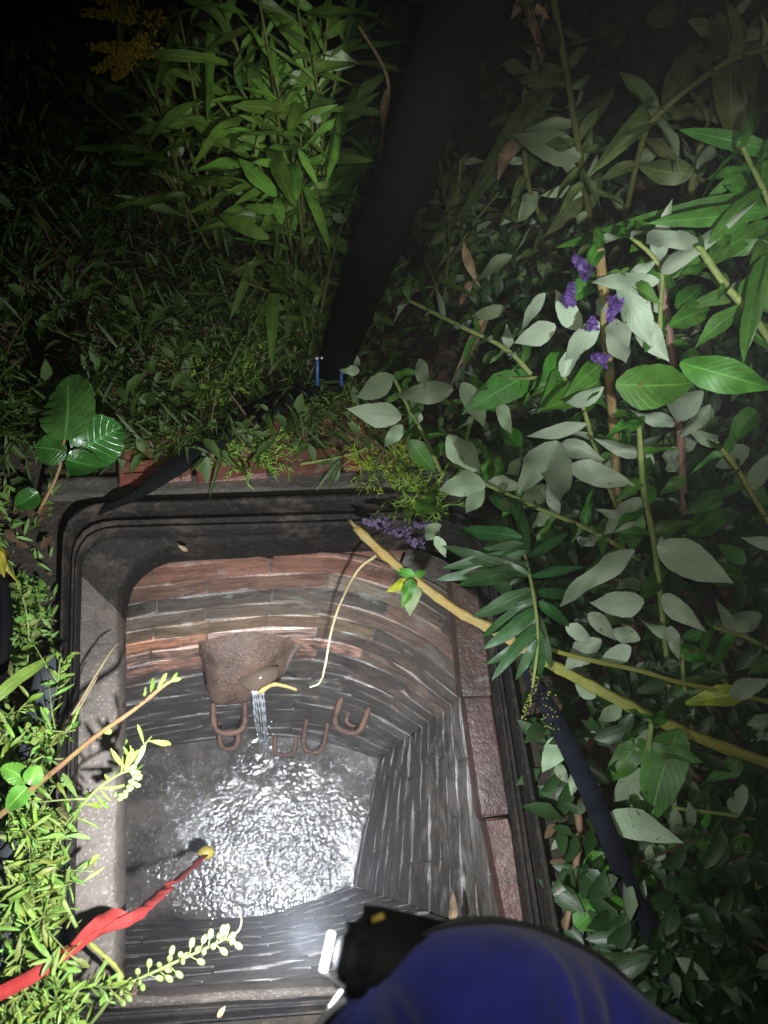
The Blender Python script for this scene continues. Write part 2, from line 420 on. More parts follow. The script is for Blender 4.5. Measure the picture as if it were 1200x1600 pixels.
# leaf blades: unit length along +Y, unit width, upper side +Z; several bends of each shape share their mesh data
SHAPES = {   # profile exponents (base, tip), bend, fold, serration, rows
    'bush': (.66, 1.15, .22, .25, .02, 11), 'long': (.55, .75, .28, .12, .03, 8), 'ovate': (.46, .62, .10, .14, .028, 14),
    'spoon': (1.0, .45, .2, .2, 0, 5), 'round': (.5, .5, .12, .2, 0, 5)}
ASPECT = {'bush': .42, 'long': .14, 'ovate': .85, 'spoon': .26, 'round': .6}     # width over length, for folds across the blade
_leafcache = {}
def leaf_meshes(shape, mat, nvar=10):
    key = (shape, mat)
    if key in _leafcache: return _leafcache[key]
    a, b, bend, fold, ser, rows = SHAPES[shape]
    tm = a / (a + b); mx = tm ** a * (1 - tm) ** b
    rs = random.Random(sum(map(ord, shape + mat))); asp = ASPECT[shape]
    out = []
    for q in range(nvar):
        bd = bend * rs.uniform(-.8, 2.6); fo = fold * rs.uniform(.2, 2.6); rip = rs.uniform(.04, .22) * (.35 if shape == 'ovate' else 1); sway = rs.uniform(-.14, .14)
        tw = rs.uniform(-.9, .9); wv = rs.uniform(.02, .11) * (0 if shape == 'ovate' else 1); ph = rs.uniform(0, 6)
        v = []; uv = []; f = []
        cols = (-1, -.5, 0, .5, 1)
        for i in range(rows + 1):
            t = i / rows
            tt = min(max(t, .012), .992)
            w = tt ** a * (1 - tt) ** b / mx * .5
            for x in cols:
                ww = w * (1 + wv * math.sin(ph * 3 + t * 11 + x * 2)) * (1 + (ser * (1 if i % 2 else -1) * abs(x) if 0 < i < rows else 0))
                ax = x * ww + sway * t * (1 - t) * 2
                z = -bd * t * t + asp * (fo * abs(x * ww) * 1.2 + rip * abs(x) * w * 2.2 * math.sin(ph + t * 9 + (2 if x > 0 else 0)) + tw * t * x * ww * 1.3)
                if shape == 'ovate': z += .028 * abs(x) * (1 if i % 2 else -1) * w * 2
                v.append((ax, t - .22 * bd * bd * t, z)); uv.append((.5 + .5 * x, t))
        for i in range(rows):
            for j in range(4):
                o = i * 5 + j
                f.append((o, o + 1, o + 6, o + 5))
        out.append(mesh('leaf', v, f, mat, True, uv))
    _leafcache[key] = out
    return out
def rand_vec(s=1.0): return Vector((U(-1, 1), U(-1, 1), U(-1, 1))) * s
def add_leaf(parent, b, t, w, shape='bush', mat='bush_leaf', under=False, tilt=.35, tint=None, name='leaf', nrm=None):
    y = t - b; L = y.length
    if L < 1e-5: return
    y /= L
    n = nrm if nrm is not None else (CAM - (b + t) * .5).normalized()
    n = n + rand_vec(tilt)
    n = (n - n.dot(y) * y).normalized()
    if under: n = -n
    x = y.cross(n)
    M = Matrix(((x.x * w, y.x * L, n.x * L, b.x), (x.y * w, y.y * L, n.y * L, b.y), (x.z * w, y.z * L, n.z * L, b.z), (0, 0, 0, 1)))
    return link(name, random.choice(leaf_meshes(shape, mat)), parent, M, tint or (1, 1, 1))
def leaf_px(parent, bx, by, tx, ty, wpx, z, shape='bush', mat='bush_leaf', under=False, dz=0.0, tilt=.3, tint=None):
    b = P(bx, by, z); t = P(tx, ty, z + dz)
    t = b + (t - b) * 1.06; w = wpx * 1.0 / FPX * pix((b + t) * .5)[2]
    if shape == 'bush': w = min(w, .46 * (t - b).length)
    return add_leaf(parent, b, t, w, shape, mat, under, tilt, tint)
def stem(parent, pts, r0, r1, mat, n=None, knots=.18, name='stem', sides=7):
    g = Geo(); c = g.tube(pts, (r0, r1), sides, n, knots)
    g.build(name, mat, parent)
    return c
def px_line(*q): return [P(*a) for a in q]

# ------------------------------------------------------------------ plan of the manhole (photo pixels put on level planes)
def quad_round(c, rad, per=7, edge=14):
    """rounded outline through four corners (world), same number of points for any radius; rad = four radii"""
    out = []
    for i in range(4):
        p, a, b = c[i], c[i - 1], c[(i + 1) % 4]
        r = rad[i]
        pa = p + (a - p).normalized() * r; pb = p + (b - p).normalized() * r
        for k in range(per):
            t = k / (per - 1)
            out.append(pa * (1 - t) ** 2 + p * 2 * t * (1 - t) + pb * t * t)
        q = c[(i + 1) % 4]; nx = q + (p - q).normalized() * rad[(i + 1) % 4]
        for k in range(1, edge):
            out.append(pb.lerp(nx, k / edge))
    return out
def flat(ps, z): return [Vector((p.x, p.y, z)) for p in ps]
OUT = quad_round([P(98, 786, .03), P(748, 764, .03), P(893, 1552, .03), P(78, 1616, .03)], [.075, .075, .06, .05])
INN = quad_round([P(126, 838, -.03), P(738, 822, -.03), P(836, 1540, -.03), P(112, 1582, -.03)], [.07, .06, .05, .04])
OPEN = quad_round([P(187, 860, -.07), P(722, 830, -.07), P(842, 1520, -.07), P(183, 1557, -.07)], [.115, .05, .04, .03])
def ring(g, levels):
    """levels: list of (outline, z); lofts one closed band after another"""
    o = len(g.v); n = len(levels[0][0])
    for ps, z in levels:
        for p in ps:
            g.v.append(Vector((p.x, p.y, z))); g.uv.append((p.x, p.y))
    for k in range(len(levels) - 1):
        for i in range(n):
            j = (i + 1) % n
            g.f.append((o + k * n + i, o + k * n + j, o + (k + 1) * n + j, o + (k + 1) * n + i))
def between(a, b, s): return [p.lerp(q, s) for p, q in zip(a, b)]

# ground, as rings that leave the manhole open
cen = sum(OUT, Vector()) / len(OUT)
def ground():
    g = Geo(); levels = []
    n = len(OUT)
    steps = [0, .02, .05, .09, .14, .2, .27, .35, .45, .56, .7, .85, 1.05, 1.3, 1.6, 2, 2.6, 3.5, 5, 8, 14, 25, 60]
    for e in steps:
        for i, p in enumerate(OUT):
            d = (p - cen); d.z = 0; q = p + d.normalized() * e
            z = -.005 + (noise.noise(Vector((q.x * 4, q.y * 4, 0))) * .03 + noise.noise(Vector((q.x * 14, q.y * 14, 3))) * .012) * min(1, e * 8)
            z += .05 * max(0, e - .3) * min(1, 1 / (1 + e))
            g.v.append(Vector((q.x, q.y, z))); g.uv.append((q.x, q.y))
    for k in range(len(steps) - 1):
        for i in range(n):
            j = (i + 1) % n
            g.f.append((k * n + j, k * n + i, (k + 1) * n + i, (k + 1) * n + j))
    tag(g.build('ground', 'soil'), kind='structure')
ground()

# cast iron frame
fr = thing('manhole_frame', 'black cast iron manhole frame with raised double rim and rounded corners, its cover lifted off', 'manhole frame', flat([cen], 0)[0])
g = Geo()
ring(g, [(OUT, -.06), (OUT, .026), (between(OUT, INN, .04), .031), (between(OUT, INN, .22), .031), (between(OUT, INN, .27), .026), (between(OUT, INN, .3), -.012)])
g.build('outer_rim', 'iron', fr)
g = Geo()
ring(g, [(between(OUT, INN, .30), -.013), (between(OUT, INN, .52), -.016), (between(OUT, INN, .56), -.001), (between(OUT, INN, .64), .002), (between(OUT, INN, .70), -.012),
         (between(OUT, INN, .78), -.016), (between(OUT, INN, .84), -.006), (between(OUT, INN, .92), -.005), (INN, -.018), (INN, -.05)])
g.build('seating_groove', 'iron', fr)
ld = thing('bedding_ledge', 'gritty grey mortar ledge just inside the iron frame, lit brightest on its left side', 'ledge', flat([cen], -.07)[0])
g = Geo()
lev = [(INN, -.040), (between(INN, OPEN, .08), -.046), (between(INN, OPEN, .5), -.052), (between(INN, OPEN, .92), -.056), (OPEN, -.066), (OPEN, -.14), (between(INN, OPEN, .8), -.16), (INN, -.16)]
ring(g, lev)
for v in g.v:
    v += Vector((noise.noise(v * 30) * .003, noise.noise(v * 30 + Vector((5, 0, 0))) * .003, noise.noise(v * 45 + Vector((0, 7, 0))) * .003))
NQ = len(INN)
def sub_ring(lo, hi, name, mat, parent):
    q = Geo(); m = hi - lo + 1
    for k in range(len(lev)):
        for a in range(lo, hi + 1): q.v.append(g.v[k * NQ + a % NQ]); q.uv.append(g.uv[k * NQ + a % NQ])
    for k in range(len(lev) - 1):
        for a in range(m - 1):
            o = k * m + a; q.f.append((o, o + 1, o + m + 1, o + m))
    q.build(name, mat, parent)
sub_ring(0, 42, 'corner_web', 'iron', fr)
sub_ring(42, NQ, 'ledge_body', 'bedding', ld)

# ------------------------------------------------------------------ brick shaft
ZT, ZW = -.145, -1.50
ZB = ZW - .12
def wallpts(q, z): return [P(a, b, z) for a, b in q]
WALLS = {
    'far': ([(70, 915), (185, 893), (300, 880), (430, 868), (560, 872), (690, 925), (805, 1028)],
            [(95, 1212), (185, 1183), (290, 1160), (385, 1150), (475, 1153), (540, 1167), (592, 1186)]),
    'right': ([(805, 1028), (835, 1180), (865, 1340), (893, 1500)], [(592, 1186), (580, 1240), (566, 1310), (551, 1384)]),
    'near': ([(893, 1500), (640, 1560), (400, 1592), (70, 1640)], [(551, 1384), (475, 1412), (385, 1432), (95, 1447)]),
    'left': ([(70, 1640), (70, 1400), (70, 1150), (70, 915)], [(95, 1447), (95, 1380), (95, 1280), (95, 1212)]),
}
class Wall:
    def __init__(s, top, bot):
        s.t = curve(wallpts(top, ZT), 61); s.b = curve(wallpts(bot, ZW), 61)
        s.len = sum((s.t[i + 1] - s.t[i]).length + (s.b[i + 1] - s.b[i]).length for i in range(60)) / 2
    def at(s, u, z):
        u = min(max(u, 0), 1) * 60; k = min(int(u), 59); f = u - k
        a = s.t[k].lerp(s.t[k + 1], f); b = s.b[k].lerp(s.b[k + 1], f)
        return a.lerp(b, (z - ZT) / (ZW - ZT))
    def find(s, px, py):
        best = (1e9, 0, 0)
        for i in range(101):
            for j in range(131):
                u = i / 100; z = ZT + (ZB - ZT) * j / 130
                x, y, _ = pix(s.at(u, z))
                e = (x - px) ** 2 + (y - py) ** 2
                if e < best[0]: best = (e, u, z)
        return best[1], best[2]
    def normal(s, u, z):                    # into the shaft
        a = s.at(max(0, u - .02), z); b = s.at(min(1, u + .02), z); t = (b - a).normalized()
        w = (s.at(u, z + .02) - s.at(u, z - .02)).normalized()
        n = t.cross(w).normalized()
        c = sum(s.b, Vector()) / 61
        inner = Vector((SHAFT.x, SHAFT.y, z)) - s.at(u, z)
        return n if n.dot(inner) > 0 else -n
SHAFT = P(400, 1300, ZW)
WALL = {k: Wall(*v) for k, v in WALLS.items()}

def brick_meshes():
    out = []
    for q in range(6):
        bm = bmesh.new(); bmesh.ops.create_cube(bm, size=1)
        for v in bm.verts: v.co.y *= 1
        bmesh.ops.scale(bm, vec=(.225, .10, .066), verts=bm.verts)
        bmesh.ops.bevel(bm, geom=bm.edges[:], offset=.005, segments=1, affect='EDGES')
        rs = random.Random(q)
        for v in bm.verts: v.co += Vector((rs.uniform(-.004, .004), rs.uniform(-.003, .003), rs.uniform(-.003, .003)))
        bmesh.ops.scale(bm, vec=(1 / .225, 1 / .10, 1 / .066), verts=bm.verts)
        me = bpy.data.meshes.new('brick'); bm.to_mesh(me); bm.free(); me.materials.append(MAT['brick'])
        out.append(me)
    return out
BRICK = brick_meshes()
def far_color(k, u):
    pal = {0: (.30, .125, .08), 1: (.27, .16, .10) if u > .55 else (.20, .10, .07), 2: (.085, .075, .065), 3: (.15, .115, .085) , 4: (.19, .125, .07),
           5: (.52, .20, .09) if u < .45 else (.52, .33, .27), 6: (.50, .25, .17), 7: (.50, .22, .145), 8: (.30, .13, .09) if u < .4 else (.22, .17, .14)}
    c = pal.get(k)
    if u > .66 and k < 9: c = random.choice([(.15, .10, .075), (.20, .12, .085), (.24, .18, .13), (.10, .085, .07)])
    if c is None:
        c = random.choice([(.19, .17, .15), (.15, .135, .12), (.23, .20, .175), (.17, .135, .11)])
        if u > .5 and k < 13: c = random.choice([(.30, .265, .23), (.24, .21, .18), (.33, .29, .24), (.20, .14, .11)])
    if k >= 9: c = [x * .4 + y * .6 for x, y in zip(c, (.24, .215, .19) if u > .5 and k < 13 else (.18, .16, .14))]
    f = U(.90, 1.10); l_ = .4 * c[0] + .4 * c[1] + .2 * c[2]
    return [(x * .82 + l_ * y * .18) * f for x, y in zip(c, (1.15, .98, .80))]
def wall_color(k, u):
    c = random.choice([(.24, .22, .205), (.19, .175, .165), (.30, .275, .245), (.15, .135, .125), (.26, .20, .155), (.34, .31, .265)])
    m = (.20, .185, .17); f = U(.92, 1.08); return [(x * .28 + y * .72) * f for x, y in zip(c, m)]
LABELS = {'far': 'curved far wall of the shaft, red bricks above and black slimy bricks below, pipe spout and step irons in it',
          'right': 'straight right wall of the shaft, grey streaky wet bricks under a band of red bricks',
          'near': 'near wall of the shaft, dark wet bricks between the bright water and the front ledge',
          'left': 'left wall of the shaft, set back in the dark under the gritty ledge'}
def build_wall(key, color):
    w = WALL[key]
    root = thing('brick_wall', LABELS[key], 'brick wall', w.at(.5, ZB))
    g = Geo(); nu, nz = 40, 24
    for j in range(nz + 1):
        z = ZT + .004 + (ZB - ZT) * j / nz
        for i in range(nu + 1):
            u = i / nu; p = w.at(u, z) - w.normal(u, z) * (.0035 + .004 * noise.noise(w.at(u, z) * 22))
            g.v.append(p); g.uv.append((u, z))
    for j in range(nz):
        for i in range(nu):
            o = j * (nu + 1) + i; g.f.append((o, o + 1, o + nu + 2, o + nu + 1))
    g.build('mortar', 'joint', root)
    pitch = .0735; nc = int((ZT - ZB) / pitch) + 1
    for k in range(nc):
        z = ZT - .002 - pitch * (k + .5)
        if z < ZB: break
        L = w.len * .97; nb = max(2, round(L / .228))
        off = (.5 if k % 2 else 0) + U(-.06, .06)
        edges = [0.0]
        for i in range(nb + 1):
            e = (i + off) / nb
            if .05 < e < .95: edges.append(e)
        edges.append(1.0)
        for a, b in zip(edges, edges[1:]):
            ln = (w.at(b, z) - w.at(a, z)).length
            if ln < .03: continue
            a2 = a + (b - a) * .0025 / ln if a > 0 else a; b2 = b - (b - a) * .0025 / ln if b < 1 else b
            u = (a + b) / 2
            eaten = U(.004, .014) if random.random() < (.06 if key == 'far' and k < 9 else .16) else 0
            h = .0355 - (U(.0, .007) if eaten else 0)
            off_ = .0035 + U(-.0013, .0013) - eaten
            nc_ = 5; v = []; f = []
            for ri, (dz, dn) in enumerate(((h, -.07), (h, -.0030), (h - .0035, 0), (-h + .0035, 0), (-h, -.0030), (-h, -.07))):
                for c_ in range(nc_):
                    uu = a2 + (b2 - a2) * c_ / (nc_ - 1); zz = z + .004 * noise.noise(Vector((uu * 9, k * 3.1, 2)))
                    e_ = -.004 if c_ in (0, nc_ - 1) and ri in (2, 3) else 0
                    r_ = U(-.0012, .0012) if ri in (1, 2, 3, 4) else 0
                    v.append(w.at(uu, zz + dz + r_ * 1.3) + w.normal(uu, z) * (off_ + dn + e_ + r_))
            for ri in range(5):
                for c_ in range(nc_ - 1):
                    o = ri * nc_ + c_; f.append((o, o + 1, o + nc_ + 1, o + nc_))
            for c_ in (0, nc_ - 1):
                f.append((c_, nc_ + c_, 4 * nc_ + c_, 5 * nc_ + c_)); f.append((nc_ + c_, 2 * nc_ + c_, 3 * nc_ + c_, 4 * nc_ + c_))
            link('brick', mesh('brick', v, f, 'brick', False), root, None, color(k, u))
    return root
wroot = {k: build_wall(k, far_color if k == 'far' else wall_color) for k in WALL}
# band of red bricks lying on edge along the right side, inside the frame
e0 = [P(x, y, -.052) for x, y in ((702, 900), (713, 990), (722, 1090), (738, 1190), (757, 1290), (781, 1399), (806, 1500))]
e1 = [P(x, y, -.052) for x, y in ((748, 890), (757, 985), (769, 1090), (782, 1185), (797, 1285), (816, 1396), (838, 1495))]
c0, c1 = curve(e0, 41), curve(e1, 41)
i = 0
while i < 40:
    j = min(40, i + random.choice((12, 13, 14)))
    m = (c0[i] + c0[j] + c1[i] + c1[j]) / 4
    x = ((c0[j] + c1[j]) - (c0[i] + c1[i])) / 2; ln = x.length - .0015; x.normalize()
    wv = ((c1[i] + c1[j]) - (c0[i] + c0[j])) / 2; wd = wv.length; z = Vector((0, 0, 1)); y = z.cross(x)
    m.z -= .018
    xs, ys, zs = x * ln, y * wd, z * .036
    M = Matrix(((xs.x, ys.x, zs.x, m.x), (xs.y, ys.y, zs.y, m.y), (xs.z, ys.z, zs.z, m.z), (0, 0, 0, 1)))
    link('brick', random.choice(BRICK), wroot['right'], M, [c * U(.85, 1.15) for c in (.088, .040, .031)])
    i = j

# water
def make_water():
    g = Geo(); nx, ny = 400, 310
    xs = [p.x for w in WALL.values() for p in w.b]; ys = [p.y for w in WALL.values() for p in w.b]
    x0, x1, y0, y1 = min(xs) - .04, max(xs) + .04, min(ys) - .04, max(ys) + .04
    fall = P(402, 1190, ZW); jet = P(418, 1325, ZW); mir = P(540, 1310, ZW)
    for j in range(ny + 1):
        for i in range(nx + 1):
            x = x0 + (x1 - x0) * i / nx; y = y0 + (y1 - y0) * j / ny
            p = Vector((x, y, 0))
            a = 1
            dd = math.hypot(x - jet.x, y - jet.y)
            lv = min(1, max(.10, 1.25 * math.exp(-(dd / .25) ** 2) + .85 * noise.noise(p * 6 + Vector((2, 8, 0))) - .08 + .6 * math.exp(-((x - mir.x) ** 2 + (y - mir.y) ** 2) / .02) + .5 * math.exp(-((x - fall.x) ** 2 + (y - fall.y) ** 2) / .006)))
            h = noise.noise(p * 8) * .0022 + lv * (noise.noise(p * 34 + Vector((3, 1, 0))) * .0012 + noise.noise(p * 88 + Vector((9, 1, 4))) * .0013 + noise.noise(p * 165) * .0009)
            d = math.hypot(x - fall.x, y - fall.y)
            h += .004 * math.sin(d * 90 + 3 * noise.noise(p * 14)) * math.exp(-d * 16)
            g.v.append(Vector((x, y, ZW + h * a))); g.uv.append((x, y))
    for j in range(ny):
        for i in range(nx):
            o = j * (nx + 1) + i; g.f.append((o, o + 1, o + nx + 2, o + nx + 1))
    tag(g.build('water', 'water'), kind='structure')
make_water()

# spout of the incoming pipe
far = WALL['far']
def make_spout():
    ul, zl = far.find(305, 1003); ur, zr = far.find(476, 1006); um, zm = far.find(390, 985)
    tip = [P(326, 1086, zm - .10), P(340, 1093, zm - .10), P(364, 1095, zm - .10), P(388, 1089, zm - .10), P(418, 1068, zm - .10), P(448, 1044, zm - .095)]
    a, b = far.at(ul, zl), far.at(ur, zr); top = far.at(um, zm)
    root = thing('pipe_spout', 'rusty brown tapering pipe spout jutting from the red bricks of the far wall', 'pipe spout', (a + b) / 2)
    n = far.normal(um, zm)
    g = Geo(); rows, cols = 12, 14
    base = curve([a - n * .01, a.lerp(top, .5) + Vector((0, 0, .006)), top + Vector((0, 0, .004)), b.lerp(top, .5) + Vector((0, 0, .006)), b - n * .01], cols + 1)
    end = curve(tip, cols + 1)
    right = P(472, 1052, zm - .10)
    for i in range(rows + 1):
        t = i / rows
        for j in range(cols + 1):
            s = j / cols
            p = base[j].lerp(end[j], t)
            p.z += .030 * math.sin(math.pi * s) * math.sin(math.pi * (t * .8 + .1)) - .05 * t ** 3
            p += Vector((noise.noise(p * 22), noise.noise(p * 22 + Vector((4, 0, 0))), noise.noise(p * 22 + Vector((0, 4, 0))))) * .007
            g.v.append(p); g.uv.append((s, t))
    for i in range(rows):
        for j in range(cols):
            o = i * (cols + 1) + j; g.f.append((o, o + 1, o + cols + 2, o + cols + 1))
    # thickness: an underside that closes the shell
    o2 = len(g.v)
    for v in list(g.v): g.v.append(v + Vector((0, 0, -.012))); g.uv.append((0, 0))
    for i in range(rows):
        for j in range(cols):
            o = o2 + i * (cols + 1) + j; g.f.append((o + 1, o, o + cols + 1, o + cols + 2))
    c1 = cols + 1
    for i in range(rows):
        for j in (0, cols):
            q = i * c1 + j; g.f.append((q, q + c1, o2 + q + c1, o2 + q))
    for j in range(cols):
        q = rows * c1 + j; g.f.append((q, q + 1, o2 + q + 1, o2 + q))
    g.build('hood', 'spout', root)
    # brown water standing in the open lip
    g = Geo()
    zz = zm - .055
    pts = [(372, 1062), (392, 1048), (418, 1040), (436, 1042), (432, 1058), (418, 1070), (398, 1079), (384, 1074)]
    for q in pts: g.v.append(P(*q, zz)); g.uv.append((0, 0))
    for q in pts: g.v.append(P(*q, zz) - Vector((0, 0, .03))); g.uv.append((0, 0))
    g.f.append(tuple(range(len(pts)))[::-1])
    for i in range(len(pts)): j = (i + 1) % len(pts); g.f.append((i, j, j + len(pts), i + len(pts)))
    g.build('lip_water', 'brown_water', root)
    # stem litter on the lip
    st = thing('twig', 'broken pale twig caught on the lip of the rusty spout', 'twig', P(412, 1078, zz))
    stem(st, px_line((404, 1083, zz), (425, 1070, zz + .01), (445, 1072, zz + .01), (464, 1078, zz)), .006, .003, 'stem_yellow')
    # falling water
    g = Geo()
    for i in range(7):
        x = 392 + i * 3.0 + U(-1, 1)
        s0 = P(x, 1078 + U(-3, 3), zz - .01); e = Vector((s0.x, s0.y, ZW)) - Vector((0, .05 + U(0, .03), 0))
        mid = s0.lerp(e, .35) + Vector((U(-.006, .006), 0, .06)); end_ = s0.lerp(e, U(.6, 1))
        g.tube([s0, mid, end_], lambda t: max(.0006, (.0026 + .0016 * math.sin(t * 40)) * (1 - .6 * t)), 5, 22)
    for i in range(24):
        s0 = P(U(388, 420), 1085, zz); t = U(.05, 1)
        g.blob(Vector((s0.x + U(-.03, .03), s0.y - .03 - U(0, .04), zz + (ZW - zz) * t)), U(.0008, .002), seg=5, rings=3)
    tag(g.build('falling_water', 'trickle'), 'thin white trickle of water falling from the spout lip', 'water trickle')
make_spout()

# step irons
def step_iron(lx, rx, y, drop, label, r=.010, first=[0]):
    u0, z0 = far.find(lx, y); u1, z1 = far.find(rx, y)
    z = (z0 + z1) / 2
    a, b = far.at(u0, z), far.at(u1, z); n = far.normal((u0 + u1) / 2, z); n.z = 0; n.normalize()
    r *= .82; drop *= .66
    root = thing('step_iron', label, 'step iron', (a + b) / 2, 'step irons on the far wall of the shaft')
    x = b - a; out = drop
    pts = [a - n * .04, a + n * out * .55, a + n * out * .88 + x * .10, a + n * out + x * .32, a + n * out + x * .68, b + n * out * .88 - x * .10, b + n * out * .55, b - n * .04]
    g = Geo(); g.tube(pts, lambda t: r * (1 + .35 * noise.noise(Vector((t * 16, z * 9, lx))) + .15 * noise.noise(Vector((t * 50, z * 9, lx)))), 9, 40)
    g.build('iron_bar', 'rust', root)
step_iron(333, 379, 1096, .135, 'large rusty step iron right under the pipe spout', .010)
step_iron(341, 371, 1128, .125, 'second rusty step iron, half under the one below the spout', .010)
step_iron(531, 578, 1098, .13, 'rusty step iron highest on the right, clear of the water', .011)
step_iron(478, 512, 1130, .135, 'rusty step iron in the middle of the row of three by the water', .010)
step_iron(432, 461, 1148, .10, 'lowest wet black step iron at the edge of the water', .008)
step_iron(542, 572, 1118, .05, 'short stub of a step iron showing inside the highest one on the right', .007)

# ------------------------------------------------------------------ bricks and concrete behind the frame
cs = thing('concrete_surround', 'dirty grey concrete haunching between the frame and the red bricks behind it', 'concrete', P(400, 750, 0))
g = Geo(); nx, ny = 60, 8
for j in range(ny + 1):
    for i in range(nx + 1):
        x = 60 + 660 * i / nx; y0 = 742 - .02 * (x - 60); y1 = 782 - .035 * (x - 60)
        p = P(x, y0 + (y1 - y0) * j / ny, .012)
        p.z += .006 * noise.noise(p * 20) + .004 * noise.noise(p * 60) - (.03 if j in (0, ny) or i in (0, nx) else 0)
        g.v.append(p); g.uv.append((x, y0))
for j in range(ny):
    for i in range(nx):
        o = j * (nx + 1) + i; g.f.append((o, o + nx + 1, o + nx + 2, o + 1))
g.build('slab', 'concrete', cs)
rb = thing('brick_edging', 'row of red ridged bricks laid behind the far edge of the frame, half under weeds', 'brick edging', P(400, 700, 0))
a, b = P(180, 716, .02), P(640, 690, .02)
x = (b - a).normalized(); L = (b - a).length; y = Vector((-x.y, x.x, 0)); n = int(L / .112)
for i in range(n):
    m = a + x * (i + .5) * L / n + y * U(-.006, .006) + Vector((0, 0, U(-.006, .004) - .035))
    xs, ys, zs = x * (L / n - .008), y * .115, Vector((0, 0, .085))
    M = Matrix(((xs.x, ys.x, zs.x, m.x), (xs.y, ys.y, zs.y, m.y), (xs.z, ys.z, zs.z, m.z), (0, 0, 0, 1)))
    bo = link('brick', random.choice(BRICK), rb, M @ Matrix.Rotation(R(U(-2, 2)), 4, 'Z'), [c * U(.8, 1.2) for c in (.17, .055, .034)])
    if i == 0:
        for k in range(4):
            g = Geo(); q = m + y * (-.045 + k * .024) + Vector((0, 0, .044))
            g.box(Matrix.Translation(q) @ x.to_track_quat('X', 'Z').to_matrix().to_4x4(), .095, .010, .008)
            link('ridge', mesh('ridge', g.v, g.f, 'brick', False, g.uv), bo.parent, None, (.17, .055, .034))

# ------------------------------------------------------------------ tripod leg and straps
tl = thing('tripod_leg', 'black rescue tripod leg standing behind the frame and leaning up out of the photo', 'tripod leg', P(512, 602, 0))
f0 = P(512, 600, .02); f1 = P(708, 60, 0); tp = D(752, -60, .60)
axis = (tp - f0).normalized()
g = Geo(); g.tube([f0 + axis * .06, f0 + axis * .62], .026, 16, 2); g.build('inner_tube', 'black_paint', tl)
g = Geo(); g.tube([f0 + axis * .07, f0.lerp(tp, 1.0) + axis * .9], .030, 18, 2); g.build('outer_tube', 'black_paint', tl)
g = Geo(); g.tube([f0 + axis * .50, f0 + axis * .52, f0 + axis * .56, f0 + axis * .58], lambda t: .0305 + .002 * math.sin(math.pi * t), 18, 8); g.build('clamp', 'black_paint', tl)
sdx = axis.cross(CAM - f0).normalized()
g = Geo(); g.tube([f0 + axis * .54 + sdx * .033, f0 + axis * .54 + sdx * .052, f0 + axis * .50 + sdx * .056], .006, 8, 8); g.build('clamp_lever', 'black_paint', tl)
g = Geo(); g.tube([f0 - axis * .01, f0 + axis * .02, f0 + axis * .09, f0 + axis * .13], lambda t: .034 - .008 * t, 14, 8); ft = g.build('foot', 'black_plastic', tl)
for s in (-1, 1):
    q = P(496 if s < 0 else 535, 560, .17); g = Geo(); g.tube([q, P(496 if s < 0 else 533, 602, .13)], .0030, 8, 2)
    g.build('blue_pin', 'blue_metal', tl)
q = P(495, 559, .178); g = Geo(); g.blob(q, .006, .006, .005, 8, 5); g.blob(q + (P(503, 559, .178) - q), .004, seg=8, rings=5); g.build('pin_head', 'steel', tl)

Zup = Vector((0, 0, 1))
st = thing('ground_strap', 'black webbing strap from the tripod foot slanting to the far left frame corner', 'strap', P(300, 700, .02))
g = Geo()
g.ribbon(px_line((505, 612, .05), (470, 615, .06), (440, 625, .06), (350, 675, .06), (270, 733, .055), (215, 772, .05), (180, 788, .04), (150, 800, .012)),
         [.04, .045, .045, .042, .030, .017, .014, .012],
         [Zup, Zup, Zup + Vector((.2, .2, 0)), Zup, Zup + Vector((0, -.5, 0)), Vector((.3, -.8, .6)), Vector((.3, -.8, .6)), Vector((.3, -.8, .6))], .004, 70)
g.build('webbing', 'black_webbing', st)
st = thing('grey_strap', 'dark grey woven strap lying half buried in the bright weeds by the left ledge', 'strap', P(40, 1200, .06))
g = Geo()
g.ribbon(px_line((80, 1020, .06), (66, 1090, .075), (55, 1150, .07), (44, 1210, .05), (30, 1280, .075), (18, 1350, .07), (2, 1430, .06), (-30, 1530, .04)),
         [.03, .036, .036, .036, .038, .038, .038, .038], [Zup] * 8, .004, 60)
g.build('webbing', 'grey_webbing', st)
st = thing('dark_strap', 'long dark navy strap running down beside the right edge of the frame', 'strap', P(930, 1250, .06))
g = Geo()
g.ribbon(px_line((825, 1045, .11), (845, 1085, .12), (885, 1160, .12), (925, 1245, .11), (960, 1330, .10), (990, 1405, .08), (1020, 1460, .06), (1050, 1530, .05), (1080, 1620, .03)),
         [.024, .026, .028, .030, .030, .030, .032, .036, .036], [Zup + Vector((-.2, 0, 0))] * 9, .005, 60)
g.build('webbing', 'navy_webbing', st)
g = Geo(); g.blob(P(990, 1401, .088), .0035, seg=8, rings=5); g.build('rivet', 'steel', st)
st = thing('black_hose', 'black hose end poking in at the left edge beneath a curled yellow leaf', 'hose', P(0, 960, .05))
g = Geo(); g.tube(px_line((-10, 870, .10), (4, 930, .09), (6, 1000, .08), (-6, 1070, .06)), .012, 12, 18); g.build('hose_body', 'black_paint', st)

